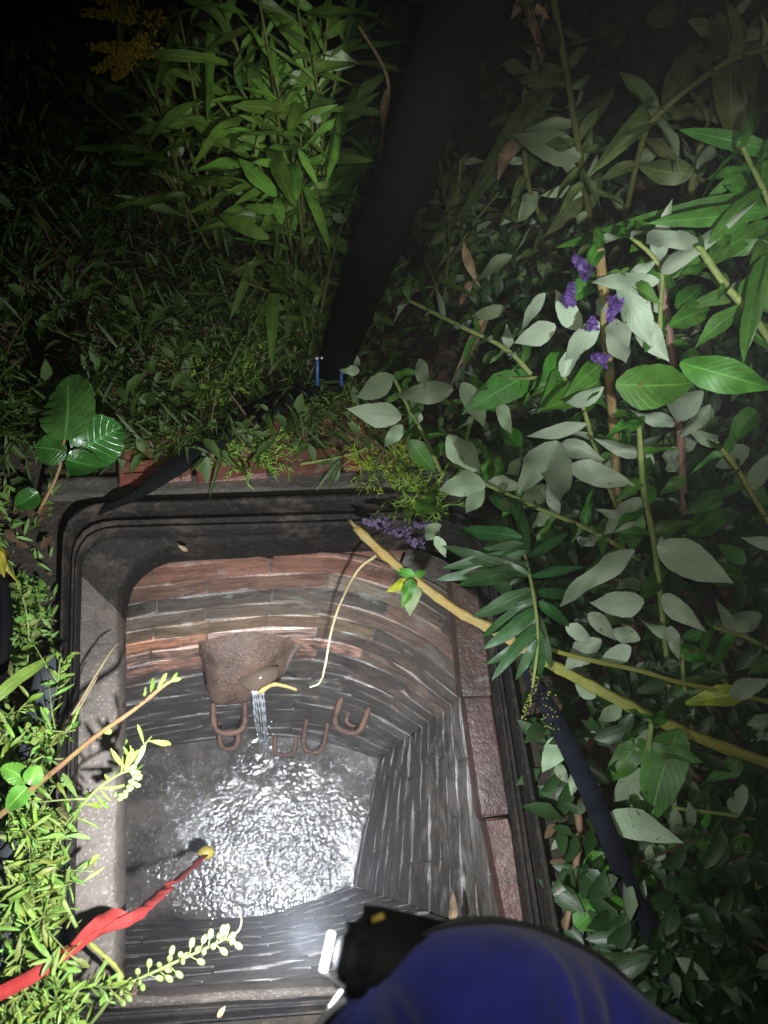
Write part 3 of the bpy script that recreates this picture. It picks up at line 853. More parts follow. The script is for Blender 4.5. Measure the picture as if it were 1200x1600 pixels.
# red sling
rs_ = thing('red_sling', 'twisted bright red webbing sling hanging into the shaft, with a yellow end fitting', 'sling', P(150, 1470, .1))
g = Geo(); zt = Vector((0, 0, 1)); sd = (P(200, 1500, 0) - P(200, 1400, 0)).normalized()
g.ribbon([P(-420, 1660, .03), P(-200, 1625, .06), P(-40, 1572, .14), P(40, 1530, .13), P(110, 1485, .10), P(160, 1452, .075), P(210, 1432, .02), P(245, 1402, -.14), P(282, 1370, -.42), P(320, 1337, -.85)],
         [.017, .017, .017, .016, .015, .014, .017, .019, .016, .014], [zt, zt + sd * .2, zt + sd * .3, zt, zt - sd * .35, zt + sd * .5, zt + sd * .1, zt - sd * .25, zt + sd * .3, zt - sd * .2], .004, 140)
for v_i, v in enumerate(g.v): g.v[v_i] = v + Vector((noise.noise(v * 30), noise.noise(v * 30 + Vector((3, 0, 0))), noise.noise(v * 34 + Vector((0, 3, 0))))) * .003
g.build('webbing', 'red_webbing', rs_)
g = Geo()
g.ribbon([P(112, 1478, .115), P(140, 1452, .10), P(165, 1436, .075), P(184, 1430, .05), P(205, 1436, .03)], [.005, .014, .018, .016, .008], [zt - sd * .3, zt + sd * .4, zt - sd * .4, zt, zt], .004, 30)
g.build('loose_fold', 'red_webbing', rs_)
g = Geo(); q = P(322, 1333, -.87); g.blob(q, .022, .017, .02, 10, 7); g.tube([q, q + Vector((0, 0, -.06))], .012, 10, 4); g.build('end_fitting', 'yellow_plastic', rs_)

# ------------------------------------------------------------------ plants
W_ = True; G_ = False
def gen_leaves(root, c, n, L, ratio, shape, mat, t0=.15, under=.4, droop=.3, spread=1.0, tint=None, opposite=True):
    """leaves in pairs along a stem given as a list of points"""
    m = len(c)
    for i in range(n):
        t = t0 + (1 - t0) * (i + U(-.2, .2)) / max(1, n - 1); t = min(max(t, 0), .999)
        k = min(int(t * (m - 1)), m - 2); b = c[k].lerp(c[k + 1], t * (m - 1) - k)
        ax = (c[k + 1] - c[k]).normalized(); under = min(under, .14); ratio = min(ratio, .33)
        s = ax.orthogonal().normalized(); s.rotate(Matrix.Rotation(i * 1.57 + U(-.4, .4), 3, ax))
        for sg in ((1, -1) if opposite else (1,)):
            l = L * U(.7, 1.25) * (1 - .35 * abs(t - .45))
            d = (s * sg * spread + ax * U(.25, .7) + Vector((0, 0, -droop))).normalized()
            n_ = (ax * .8 + Vector((0, 0, .7)) + rand_vec(.4)).normalized()
            toCam = (CAM - b).normalized()
            add_leaf(root, b, b + d * l, l * ratio * U(.85, 1.15), shape, mat, False, .25, tint, nrm=n_ if random.random() > under else (-toCam + rand_vec(.6)).normalized())

def flower(root, c, L, r, n, mat='petal', axis=None):
    """a dense pointed panicle of tiny florets as one part"""
    g = Geo(); ax = (axis or rand_vec()).normalized()
    x = ax.orthogonal().normalized(); y = ax.cross(x)
    for i in range(n):
        t = (i + .5) / n; a = i * 2.4; rr = r * (1 - t * .7) * U(.55, 1.1)
        p = c + ax * L * (t - .3) + (x * math.cos(a) + y * math.sin(a)) * rr
        q = rand_vec().normalized() * .0042 * U(.7, 1.4); w = q.cross(ax).normalized() * .0042
        o = len(g.v)
        g.v += [p - q, p + w, p + q + rand_vec(.0015), p - w]; g.uv += [(0, 0), (1, 0), (1, 1), (0, 1)]
        g.f.append((o, o + 1, o + 2, o + 3))
        q2 = q.cross(w).normalized() * .0042; o = len(g.v)
        g.v += [p - q2, p + w, p + q2, p - w]; g.uv += [(0, 0), (1, 0), (1, 1), (0, 1)]; g.f.append((o, o + 1, o + 2, o + 3))
    g.build('flower_head', mat, root)

# --- bright butterfly bush, middle right
bb = thing('butterfly_bush', 'butterfly bush with purple flower heads, brown canes and glaring white leaf undersides', 'bush', P(990, 860, 0), 'butterfly bushes right of the manhole')
s1 = stem(bb, px_line((968, 900, 0), (965, 790, .10), (960, 690, .2), (950, 560, .34), (944, 470, .43), (936, 388, .5)), .0085, .0075, 'stem_brown', 26, .12)
s2 = stem(bb, px_line((1072, 860, 0), (1066, 735, .10), (1060, 650, .18), (1040, 480, .34), (1014, 372, .43)), .0075, .0065, 'stem_pink', 26, .12)
s3 = stem(bb, px_line((1050, 1110, 0), (1037, 980, .08), (1022, 850, .2), (1005, 760, .28), (998, 660, .34)), .0055, .004, 'stem_green', 26)
s4 = stem(bb, px_line((1290, 680, .2), (1200, 527, .42), (1134, 446, .48), (1088, 380, .52)), .0065, .0045, 'stem_green', 22)
s4b = stem(bb, px_line((962, 790, .12), (930, 700, .2), (905, 620, .27), (880, 590, .3)), .004, .003, 'stem_green', 14)
s5 = stem(bb, px_line((1030, 560, .36), (1032, 480, .42), (1034, 430, .46), (1020, 400, .48), (985, 370, .5)), .0035, .0028, 'stem_green', 14)
KEY = [ # bx by tx ty w z under
 (1030, 440, 926, 442, 34, .47, W_), (972, 424, 1012, 532, 52, .45, W_), (1000, 498, 1044, 562, 56, .44, W_), (962, 498, 974, 570, 42, .43, W_),
 (936, 503, 868, 572, 36, .42, W_), (868, 508, 803, 538, 42, .40, W_), (852, 458, 800, 522, 22, .39, W_), (1093, 376, 984, 370, 26, .53, W_),
 (962, 600, 1108, 606, 74, .46, G_), (1063, 566, 1210, 612, 58, .47, G_), (1098, 610, 1004, 678, 42, .36, W_), (943, 604, 874, 652, 22, .34, W_),
 (937, 594, 848, 642, 42, .33, G_), (916, 662, 820, 686, 22, .28, W_), (1034, 425, 1130, 360, 28, .5, W_), (1100, 380, 1135, 345, 22, .5, W_),
 (873, 690, 818, 764, 46, .27, W_), (873, 690, 874, 803, 48, .27, W_), (878, 694, 938, 716, 40, .265, W_), (890, 728, 988, 757, 38, .26, W_),
 (1028, 850, 1139, 908, 62, .25, W_), (1008, 778, 943, 838, 40, .24, W_), (992, 860, 858, 942, 30, .22, W_), (1006, 938, 922, 952, 58, .2, W_),
 (920, 958, 958, 997, 32, .19, W_), (884, 978, 928, 1002, 28, .18, W_), (1035, 930, 1093, 980, 32, .19, W_), (1048, 978, 1056, 1028, 20, .16, W_),
 (936, 842, 890, 849, 16, .2, W_), (1000, 690, 1022, 765, 26, .24, W_), (1110, 632, 1060, 690, 26, .26, W_), (905, 515, 870, 455, 34, .36, W_),
 (1055, 480, 1120, 430, 34, .42, G_), (1045, 510, 1130, 470, 36, .41, G_), (1085, 545, 1060, 600, 32, .38, G_), (930, 430, 890, 470, 48, .36, G_),
 (905, 575, 855, 625, 46, .28, G_), (830, 585, 733, 636, 50, .22, G_), (1070, 745, 1035, 770, 30, .2, G_), (880, 545, 850, 600, 34, .27, G_),
 (1000, 800, 985, 860, 46, .14, G_), (950, 880, 905, 925, 52, .12, G_), (1075, 835, 1130, 800, 50, .12, G_), (1095, 890, 1190, 905, 40, .13, G_),
 (940, 1000, 880, 1045, 36, .12, W_), (985, 1010, 935, 1040, 34, .12, W_), (1000, 1000, 950, 985, 34, .13, W_), (990, 820, 935, 800, 20, .22, W_)]
for q in KEY: leaf_px(bb, *q[:5], q[5], 'bush', 'bush_leaf', q[6], U(-.03, .03), .25)
for c, n in ((s1, 9), (s2, 9), (s3, 8), (s4, 6), (s4b, 5), (s5, 4)):
    gen_leaves(bb, c, n, .085, .36, 'bush', 'bush_leaf', .15, .45, .35)
for (x, y, z, L, r, n) in ((914, 420, .52, .032, .0095, 70), (889, 466, .48, .032, .009, 64), (961, 476, .53, .03, .009, 64), (943, 562, .46, .022, .009, 40), (925, 508, .46, .02, .008, 24)):
    flower(bb, P(x, y, z), L, r, n)

# --- left shoots of the bush by the frame's far right corner
bc = thing('butterfly_bush', 'smaller butterfly bush shoot with pale leaves at the far right corner of the frame', 'bush', P(700, 760, 0), 'butterfly bushes right of the manhole')
t1 = stem(bc, px_line((690, 740, .02), (662, 680, .10), (640, 640, .15), (615, 590, .2)), .004, .0028, 'stem_green', 18)
t2 = stem(bc, px_line((1000, 875, .12), (930, 832, .17), (880, 810, .2), (820, 785, .22), (758, 756, .23)), .0045, .003, 'stem_green', 18)
t3 = stem(bc, px_line((720, 740, .02), (735, 660, .12), (760, 600, .18), (840, 590, .25)), .004, .003, 'stem_green', 18)
t4 = stem(bc, px_line((830, 585, .24), (790, 545, .25), (720, 510, .25), (640, 470, .26)), .0042, .003, 'stem_green', 18)
KEY = [(758, 758, 676, 757, 42, .23, W_), (755, 758, 722, 803, 48, .22, W_), (765, 752, 812, 762, 26, .23, W_), (700, 680, 752, 740, 52, .16, W_), (722, 598, 760, 670, 32, .18, W_),
 (780, 628, 798, 678, 22, .18, W_), (708, 607, 618, 622, 36, .18, W_), (613, 588, 553, 622, 42, .2, W_), (627, 652, 548, 640, 46, .17, W_), (562, 580, 530, 577, 16, .16, W_),
 (557, 572, 544, 538, 15, .16, W_), (640, 688, 680, 737, 42, .14, G_), (655, 615, 640, 660, 26, .16, G_), (870, 802, 826, 824, 18, .2, W_), (655, 560, 665, 610, 22, .18, W_),
 (628, 664, 600, 700, 34, .1, W_), (680, 838, 698, 869, 26, .12, W_), (690, 820, 660, 845, 22, .11, W_), (735, 690, 720, 735, 30, .12, W_), (790, 750, 760, 700, 34, .14, G_),
 (815, 700, 780, 660, 32, .15, G_), (765, 640, 735, 590, 30, .16, G_), (830, 720, 790, 740, 30, .14, W_), (860, 760, 815, 790, 36, .16, W_), (650, 800, 690, 770, 24, .1, G_)]
for q in KEY: leaf_px(bc, *q[:5], q[5], 'bush', 'bush_leaf', q[6], U(-.02, .02), .25, (.86, .9, .78))
for c, n in ((t1, 6), (t2, 9), (t3, 9), (t4, 9)): gen_leaves(bc, c, n, .055, .28, 'bush', 'bush_leaf', .1, .45, .3)
for (x, y, L, r, n) in ((600, 818, .05, .012, 45), (632, 832, .045, .011, 40), (655, 848, .03, .011, 40), (668, 822, .03, .01, 30)):
    flower(bc, P(x, y, .10), L, r, n, 'petal_faded', P(x - 40, y - 5, .1) - P(x, y, .1))

# --- dim bush, upper right
bd = thing('butterfly_bush', 'dim olive leaved bush in the dark upper right, above the lit white leaves', 'bush', P(1000, 420, 0), 'butterfly bushes right of the manhole')
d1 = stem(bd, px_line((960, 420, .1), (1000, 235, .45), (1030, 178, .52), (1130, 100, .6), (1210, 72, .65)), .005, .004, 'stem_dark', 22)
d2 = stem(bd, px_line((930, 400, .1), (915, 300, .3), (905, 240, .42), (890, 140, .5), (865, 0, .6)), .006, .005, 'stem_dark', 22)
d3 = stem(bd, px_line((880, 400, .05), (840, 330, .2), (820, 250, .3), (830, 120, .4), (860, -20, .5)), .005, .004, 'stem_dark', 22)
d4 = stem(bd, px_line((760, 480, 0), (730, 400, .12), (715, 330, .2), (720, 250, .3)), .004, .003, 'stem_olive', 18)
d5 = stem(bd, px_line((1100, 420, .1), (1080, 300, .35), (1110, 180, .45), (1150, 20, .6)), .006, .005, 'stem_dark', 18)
KEY = [(1143, 90, 1128, -6, 54, .6, G_), (1140, 94, 1133, 192, 50, .58, G_), (1035, 168, 1087, 90, 38, .52, G_), (1035, 174, 953, 224, 34, .5, G_), (862, 140, 754, 252, 40, .4, G_),
 (906, 248, 806, 213, 50, .42, W_), (960, 140, 893, 208, 36, .42, G_), (1082, 272, 998, 258, 40, .42, G_), (1090, 265, 1150, 220, 34, .42, W_), (730, 275, 705, 320, 36, .25, G_),
 (740, 320, 700, 345, 26, .22, G_), (820, 320, 780, 345, 30, .22, G_), (905, 300, 870, 350, 36, .28, G_), (840, 300, 815, 340, 30, .24, W_), (880, 110, 815, 125, 26, .42, G_), (1010, 25, 1060, 20, 40, .5, G_),
 (940, 60, 985, 15, 36, .5, G_), (1190, 20, 1170, 140, 50, .5, G_), (1175, 160, 1150, 230, 50, .45, G_), (880, 350, 830, 410, 30, .2, G_), (800, 400, 730, 440, 26, .2, W_), (790, 480, 735, 500, 20, .18, W_)]
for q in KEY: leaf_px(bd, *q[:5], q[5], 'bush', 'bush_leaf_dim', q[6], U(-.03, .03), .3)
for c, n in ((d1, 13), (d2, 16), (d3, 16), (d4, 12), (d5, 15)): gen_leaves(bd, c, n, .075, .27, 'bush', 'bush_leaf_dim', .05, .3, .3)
for q in ((803, 222, 782, 260, 24, .4), (822, -5, 800, 25, 22, .5), (824, 12, 846, 92, 14, .5), (838, 8, 856, 28, 16, .5), (725, 385, 742, 440, 16, .2), (760, 490, 720, 580, 16, .1), (735, 440, 715, 480, 14, .1)):
    leaf_px(bd, *q[:5], q[5], 'bush', 'dry_leaf', False, U(-.02, .02), .3)

# --- long bright green leaves at the right edge
bl = thing('willowherb', 'fresh green long leaved plant leaning in at the right edge beside the white leaves', 'plant', P(1230, 420, 0))
e1 = stem(bl, px_line((1250, 560, .1), (1215, 440, .4), (1205, 330, .52), (1160, 230, .6)), .006, .003, 'stem_green', 18)
for q in ((1215, 300, 940, 372, 34, .5), (1215, 240, 1088, 208, 30, .55), (1205, 330, 1045, 342, 30, .52), (1205, 345, 1080, 420, 30, .5), (1195, 400, 1152, 536, 28, .5), (1200, 420, 1170, 520, 24, .5), (1210, 270, 1150, 360, 26, .52),
          (1180, 250, 1130, 290, 22, .5), (1200, 380, 1110, 395, 26, .5), (1210, 440, 1090, 470, 30, .46), (1215, 210, 1130, 330, 26, .5), (1190, 350, 1185, 440, 24, .48)):
    leaf_px(bl, *q[:5], q[5], 'long', 'long_leaf', False, U(-.03, .02), .3, (.62, .85, .8))
gen_leaves(bl, e1, 9, .11, .16, 'long', 'long_leaf', .1, .0, .2, 1, (.62, .85, .8))

# --- lower right bush and litter
be = thing('butterfly_bush', 'low butterfly bush growth with big dark green and torn grey leaves by the navy strap', 'bush', P(1050, 1300, 0), 'butterfly bushes right of the manhole')
f1 = stem(be, px_line((1015, 1330, 0), (1008, 1270, .05), (1013, 1180, .10), (1018, 1130, .13)), .005, .004, 'stem_green', 14)
f2 = stem(be, px_line((1220, 1292, .06), (1150, 1275, .08), (1050, 1262, .09)), .0035, .003, 'stem_green', 14)
f3 = stem(be, px_line((1090, 1180, 0), (1070, 1080, .08), (1065, 1000, .12)), .004, .003, 'stem_green', 14)
f4 = stem(be, px_line((1230, 1030, .15), (1170, 998, .16), (1114, 980, .17)), .0038, .003, 'stem_green', 14)
f5 = stem(be, px_line((1230, 860, .2), (1180, 780, .24), (1150, 730, .26), (1118, 690, .28)), .0045, .0035, 'stem_olive', 14)
KEY = [(950, 1275, 1052, 1310, 46, .10, W_), (1003, 1280, 990, 1230, 38, .09, W_), (1062, 1140, 1012, 1278, 68, .12, G_), (900, 1448, 1004, 1352, 92, .03, G_), (1012, 1440, 940, 1472, 46, .05, W_),
 (1082, 1378, 1142, 1492, 72, .04, W_), (1145, 1272, 1162, 1230, 38, .08, W_), (1178, 1300, 1092, 1322, 60, .05, G_), (1000, 1158, 948, 1222, 60, .07, G_), (884, 1150, 848, 1204, 52, .05, W_),
 (970, 1103, 932, 1132, 36, .09, W_), (1140, 1086, 1197, 1064, 36, .14, W_), (905, 1195, 893, 1240, 20, .07, W_), (870, 1195, 890, 1225, 18, .07, W_), (930, 1090, 895, 1060, 40, .08, W_), (1090, 1290, 1030, 1330, 46, .05, G_),
 (1000, 1200, 960, 1260, 50, .05, W_), (1160, 1190, 1110, 1220, 44, .06, G_), (1190, 1420, 1140, 1460, 50, .02, G_), (960, 1330, 900, 1370, 56, .03, G_), (1180, 1530, 1130, 1570, 50, .02, W_), (1120, 1560, 1090, 1530, 40, .02, G_),
 (1040, 1320, 1000, 1345, 30, .05, W_), (985, 1350, 1030, 1400, 44, .03, G_), (1060, 1010, 1110, 1040, 44, .12, G_), (1100, 1060, 1050, 1090, 44, .1, G_), (1190, 960, 1130, 985, 40, .13, W_), (1165, 880, 1120, 850, 46, .14, G_),
 (1150, 740, 1200, 790, 44, .2, G_), (1130, 770, 1080, 800, 40, .16, G_), (1170, 700, 1110, 730, 34, .22, W_), (1180, 640, 1140, 690, 40, .22, G_)]
for q in KEY: leaf_px(be, *q[:5], q[5], 'bush', 'bush_leaf', q[6], U(-.02, .02), .25, (.8, .86, .76))
for c, n in ((f1, 4), (f2, 4), (f3, 5), (f4, 4), (f5, 6)): gen_leaves(be, c, n, .07, .42, 'bush', 'bush_leaf', .05, .4, .3, 1, (.8, .86, .76))
leaf_px(be, 1162, 1085, 1083, 1092, 34, .13, 'bush', 'yellow_leaf', False, 0, .2, (.7, .9, .6))
leaf_px(be, 1068, 1468, 1099, 1466, 19, .02, 'round', 'yellow_leaf', False, 0, .1)

# --- fallen cane across the opening
fc = thing('fallen_cane', 'thick yellow snapped cane fallen across the far right of the opening, a pale root hanging', 'fallen cane', P(960, 1100, .1))
cane = px_line((556, 824, .07), (600, 866, .075), (660, 915, .08), (720, 958, .085), (772, 985, .09), (850, 1032, .10), (940, 1080, .105), (1060, 1140, .10), (1210, 1196, .09), (1320, 1235, .06))
stem(fc, cane[:6], .0072, .0085, 'stem_yellow', 30, .22, 'cane_tip', 9)
stem(fc, cane[5:], .0086, .0092, 'stem_olive', 30, .2, 'cane_butt', 9)
g = Geo()
for i in range(7):
    q = cane[0] + rand_vec(.004); g.tube([q + (cane[1] - cane[0]) * .1, q - (cane[1] - cane[0]).normalized() * U(.008, .022) + rand_vec(.004)], (.0028, .0006), 4, 3)
g.build('splinters', 'straw', fc)
stem(fc, px_line((588, 868, .07), (560, 890, .05), (535, 935, .0), (518, 985, -.06), (508, 1040, -.1), (500, 1066, -.13), (484, 1074, -.14)), .0028, .0014, 'straw', 30, .05, 'root', 6)
for q in ((645, 902, 640, 960, 48, .085, W_), (648, 900, 618, 890, 20, .09, G_), (646, 899, 668, 893, 18, .09, G_), (643, 905, 632, 945, 24, .095, G_)):
    leaf_px(fc, *q[:5], q[5], 'bush', 'bush_leaf', q[6], 0, .15, (1.0, 1.05, .8))
leaf_px(fc, 640, 908, 607, 925, 20, .08, 'bush', 'yellow_leaf', False, 0, .3, (.8, .9, .6))
fd = thing('fallen_cane', 'thin green cane lying just above the thick yellow one at the right', 'fallen cane', P(1000, 1050, .1))
stem(fd, px_line((846, 1010, .12), (900, 1026, .125), (1000, 1048, .125), (1060, 1066, .12), (1130, 1080, .12), (1230, 1104, .11)), .0036, .0042, 'stem_olive', 24, .1)
# dead sticks on the ground
for pts, r, lab, m in ((((902, 1262, .02), (905, 1300, .03), (896, 1380, .03), (884, 1452, .02)), .0062, 'brown dead stick lying along the outside of the right edge of the frame', 'dead_stick'),
                       (((1086, 1236, .04), (1120, 1262, .05), (1160, 1300, .05), (1210, 1345, .04)), .0075, 'reddish brown dead stick among the leaves right of the navy strap', 'dead_stick'),
                       (((1108, 1352, .04), (1150, 1372, .05), (1215, 1396, .05)), .0085, 'short bright yellow piece of cane at the lower right edge', 'stem_yellow'),
                       (((1075, 1500, .02), (1100, 1540, .03), (1120, 1590, .02)), .006, 'brown stick low at the bottom beside the blue cap', 'dead_stick'),
                       (((1020, 1400, .03), (1060, 1420, .035), (1150, 1455, .03), (1210, 1490, .03)), .003, 'thin dark twig crossing the torn grey leaf', 'dead_stick')):
    t = thing('dead_stick', lab, 'stick', P(*pts[0][:2], 0)); stem(t, px_line(*pts), r, r * .8, m, 14, .08, 'wood')

# --- dark drooping goldenrod shoot
gs = thing('goldenrod', 'dark green goldenrod shoot with narrow leaves and yellow buds drooping over the frame', 'plant', P(860, 880, .05), 'goldenrod plants')
c = stem(gs, px_line((800, 745, .12), (812, 830, .2), (828, 900, .24), (838, 960, .25), (840, 1010, .23), (832, 1075, .2)), .0032, .0018, 'stem_green', 30)
for q in ((815, 840, 700, 822, 26), (818, 850, 720, 868, 24), (822, 862, 700, 885, 22), (826, 880, 690, 905, 20), (826, 885, 720, 915, 26), (830, 900, 700, 850, 22), (805, 800, 760, 770, 20), (808, 812, 790, 720, 22), (825, 865, 800, 750, 24), (834, 920, 745, 960, 26), (836, 935, 760, 1000, 22),
          (838, 950, 770, 1010, 24), (838, 960, 800, 1030, 22), (840, 975, 775, 1050, 18), (842, 985, 845, 1070, 24), (840, 990, 765, 1035, 16), (838, 940, 900, 980, 18), (836, 925, 910, 930, 18), (830, 900, 905, 885, 18), (838, 1000, 805, 1060, 14), (840, 960, 860, 1040, 18), (826, 870, 880, 840, 16)):
    leaf_px(gs, *q, .24, 'long', 'dark_long_leaf', False, U(-.04, .0), .35)
g = Geo()
for i in range(70):
    t = i / 70; q = P(828 + 8 * math.sin(t * 5) + U(-5, 5), 1040 + t * 85, .2 + U(-.006, .006)); g.blob(q, U(.0010, .0017), seg=5, rings=3)
g.build('bud_spray', 'bud', gs); g = Geo()
for i in range(50):
    q = P(845 + U(0, 30), 1080 + U(0, 60), .12 + U(-.02, .02)); g.blob(q, U(.0010, .0017), seg=5, rings=3)
g.build('bud_spray', 'bud', gs)

# --- lit goldenrod clump, top
def goldenrod(label, base, tops, L, mat, tint, plume=False, r=.004):
    root = thing('goldenrod', label, 'plant', P(*base, 0), 'goldenrod plants')
    for (x, y, z, n) in tops:
        b = P(base[0] + U(-30, 30), base[1] + U(-20, 20), 0); t = P(x, y, z)
        mid = b.lerp(t, .55) + Vector((0, 0, z * .14))
        c = stem(root, [b, mid, t], r * .8, r * .45, 'stem_dark', 20)
        m = len(c)
        for i in range(n):
            q = .22 + .78 * i / n; k = min(int(q * (m - 1)), m - 2); p = c[k].lerp(c[k + 1], q * (m - 1) - k)
            ax = (c[k + 1] - c[k]).normalized(); s = ax.orthogonal().normalized(); s.rotate(Matrix.Rotation(i * 2.4, 3, ax))
            l = L * U(.7, 1.5) * (1 - .35 * q)
            d = (s * .8 + ax * U(.3, 1.2) + Vector((0, 0, -.12))).normalized()
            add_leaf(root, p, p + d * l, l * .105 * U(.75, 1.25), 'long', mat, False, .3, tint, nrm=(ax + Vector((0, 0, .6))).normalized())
    return root
g1 = goldenrod('brightly lit goldenrod clump left of the tripod leg', (490, 470), ((330, -40, .55, 17), (400, -30, .6, 18), (455, -60, .62, 20), (520, -40, .6, 18), (560, -20, .55, 16), (430, 120, .5, 17), (490, 90, .52, 17), (370, 130, .45, 16), (300, 110, .42, 15), (395, 240, .34, 14), (470, 210, .42, 16)), .15, 'long_leaf', (1, 1, 1))
for q in ((456, 316, 402, 164, 26, .42), (463, 312, 456, 200, 22, .42), (432, 306, 369, 244, 24, .38), (384, 236, 294, 188, 20, .36), (450, 202, 492, 124, 24, .45), (420, 372, 337, 340, 22, .32), (466, 232, 494, 284, 12, .42),
          (330, 30, 326, 148, 16, .45), (445, 330, 375, 325, 16, .36), (440, 350, 430, 300, 18, .36), (540, 160, 520, 260, 18, .42), (560, 130, 520, 210, 14, .42), (555, 30, 500, 60, 16, .5), (570, 55, 540, 15, 18, .5), (430, 420, 420, 540, 20, .2), (400, 400, 372, 480, 14, .22), (470, 160, 420, 130, 16, .45), (405, 110, 395, 190, 16, .42)):
    leaf_px(g1, *q[:5], q[5], 'long', 'long_leaf', False, U(-.02, .02), .2)
for q in ((502, 86, 559, 101, 28, .5), (470, 112, 447, 135, 18, .47), (500, 178, 483, 196, 16, .45), (278, 222, 268, 258, 28, .25), (520, 335, 545, 352, 26, .3)):
    leaf_px(g1, *q[:5], q[5], 'bush', 'bush_leaf', True, 0, .2)
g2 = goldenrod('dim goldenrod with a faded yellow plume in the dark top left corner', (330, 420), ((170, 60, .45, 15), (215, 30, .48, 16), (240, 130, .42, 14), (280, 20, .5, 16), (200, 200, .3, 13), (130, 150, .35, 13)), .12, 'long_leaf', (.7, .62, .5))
for (x0, y0, x1, y1) in ((250, 30, 130, 20), (240, 80, 140, 72), (235, 60, 150, 110), (220, 20, 120, -20), (200, 90, 180, 120)):
    g = Geo()
    for i in range(260):
        t = U(0, 1); q = P(x0 + (x1 - x0) * t + U(-16, 16) * (1 - t * .6), y0 + (y1 - y0) * t + U(-14, 14) * (1 - t * .6), .46 + U(-.02, .02)); g.blob(q, U(.0016, .0034), seg=4, rings=3)
    g.build('plume', 'plume', g2)
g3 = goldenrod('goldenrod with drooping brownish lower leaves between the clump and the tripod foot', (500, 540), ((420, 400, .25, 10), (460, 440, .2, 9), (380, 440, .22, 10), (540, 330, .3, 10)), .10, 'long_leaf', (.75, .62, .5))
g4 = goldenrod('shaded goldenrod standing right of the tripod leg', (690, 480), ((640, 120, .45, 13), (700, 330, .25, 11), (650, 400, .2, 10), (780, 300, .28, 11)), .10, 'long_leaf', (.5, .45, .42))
# pale dry leaf and stalk beside the leg
dl = thing('dry_stalk', 'pale dry stalk with a hanging grey leaf just left of the tripod leg', 'stalk', P(600, 300, 0))
stem(dl, px_line((575, 330, .2), (600, 200, .42), (605, 120, .5), (560, 40, .55)), .003, .002, 'straw', 16)
leaf_px(dl, 604, 140, 592, 226, 14, .48, 'long', 'dry_leaf', False, 0, .3)

# --- brambles
def bramble_leaf(root, q, tint=(1, 1, 1)):
    leaf_px(root, *q[:5], q[5], 'ovate', 'bramble_leaf', False, 0, .12, tint)
br = thing('bramble', 'bramble with one big glossy round leaf on the dark ground left of the red bricks', 'bramble', P(110, 720, 0), 'brambles')
stem(br, px_line((60, 800, .02), (90, 740, .08), (100, 690, .13), (105, 670, .15)), .003, .002, 'stem_red', 12)
for q in ((101, 687, 107, 596, 84, .16), (118, 712, 188, 668, 84, .11), (104, 708, 56, 700, 50, .12), (104, 718, 152, 728, 44, .12), (60, 770, 25, 790, 34, .05)):
    bramble_leaf(br, q, (1, 1, 1) if q[0] == 101 else (.5, .6, .45))  # all but the big leaf tinted darker, their dimness put into the colour
b2 = thing('bramble', 'bramble shoot with a pink cane and three bright leaves reaching over the left ledge', 'bramble', P(30, 1260, .03), 'brambles')
stem(b2, px_line((-20, 1290, .12), (40, 1240, .15), (90, 1200, .16), (150, 1150, .165), (205, 1112, .16), (255, 1072, .14), (270, 1062, .14)), .0042, .0025, 'stem_red', 30, .1, 'cane')
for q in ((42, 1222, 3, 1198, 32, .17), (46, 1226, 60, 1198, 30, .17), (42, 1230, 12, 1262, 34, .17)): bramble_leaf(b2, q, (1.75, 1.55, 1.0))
for q in ((235, 1085, 242, 1058, 7), (245, 1078, 260, 1053, 7), (262, 1066, 282, 1060, 6), (266, 1066, 277, 1052, 5), (225, 1092, 228, 1074, 5), (160, 1145, 174, 1142, 10)): leaf_px(b2, *q, .145, 'spoon', 'weed_leaf', False, 0, .3)
g = Geo()
for i in range(34):
    t = U(.05, .95); q = P(40 + 215 * t, 1240 - 168 * t, .162); g.tube([q, q + rand_vec(.006)], (.0007, .0002), 3, 2)
g.build('prickles', 'stem_red', b2)
yl = thing('yellow_leaf', 'curled yellow leaf at the left edge above the black hose', 'leaf', P(8, 880, .1))
leaf_px(yl, -4, 850, 16, 905, 16, .12, 'bush', 'yellow_leaf', False, 0, .5); leaf_px(yl, -10, 860, 6, 900, 22, .13, 'bush', 'yellow_leaf', False, 0, .6)
gb = thing('grass_blade', 'broad green grass blade slanting across the left edge above the weeds', 'grass blade', P(10, 1080, .05))
leaf_px(gb, -30, 1110, 82, 1012, 20, .15, 'long', 'weed_leaf', False, 0, .2)

# --- straw strands on the left ledge
sw = thing('straw_stalk', 'pale dry grass stalk lying along the left ledge, bent into two strands', 'straw', P(140, 1080, .02))
stem(sw, px_line((92, 1150, .05), (120, 1105, .05), (150, 1055, .05), (172, 1020, .04), (186, 1003, .02)), .0022, .001, 'straw', 18, .2, 'strand', 5)
stem(sw, px_line((100, 1150, .05), (128, 1100, .05), (152, 1058, .045)), .0016, .001, 'straw', 12, .2, 'strand', 5)

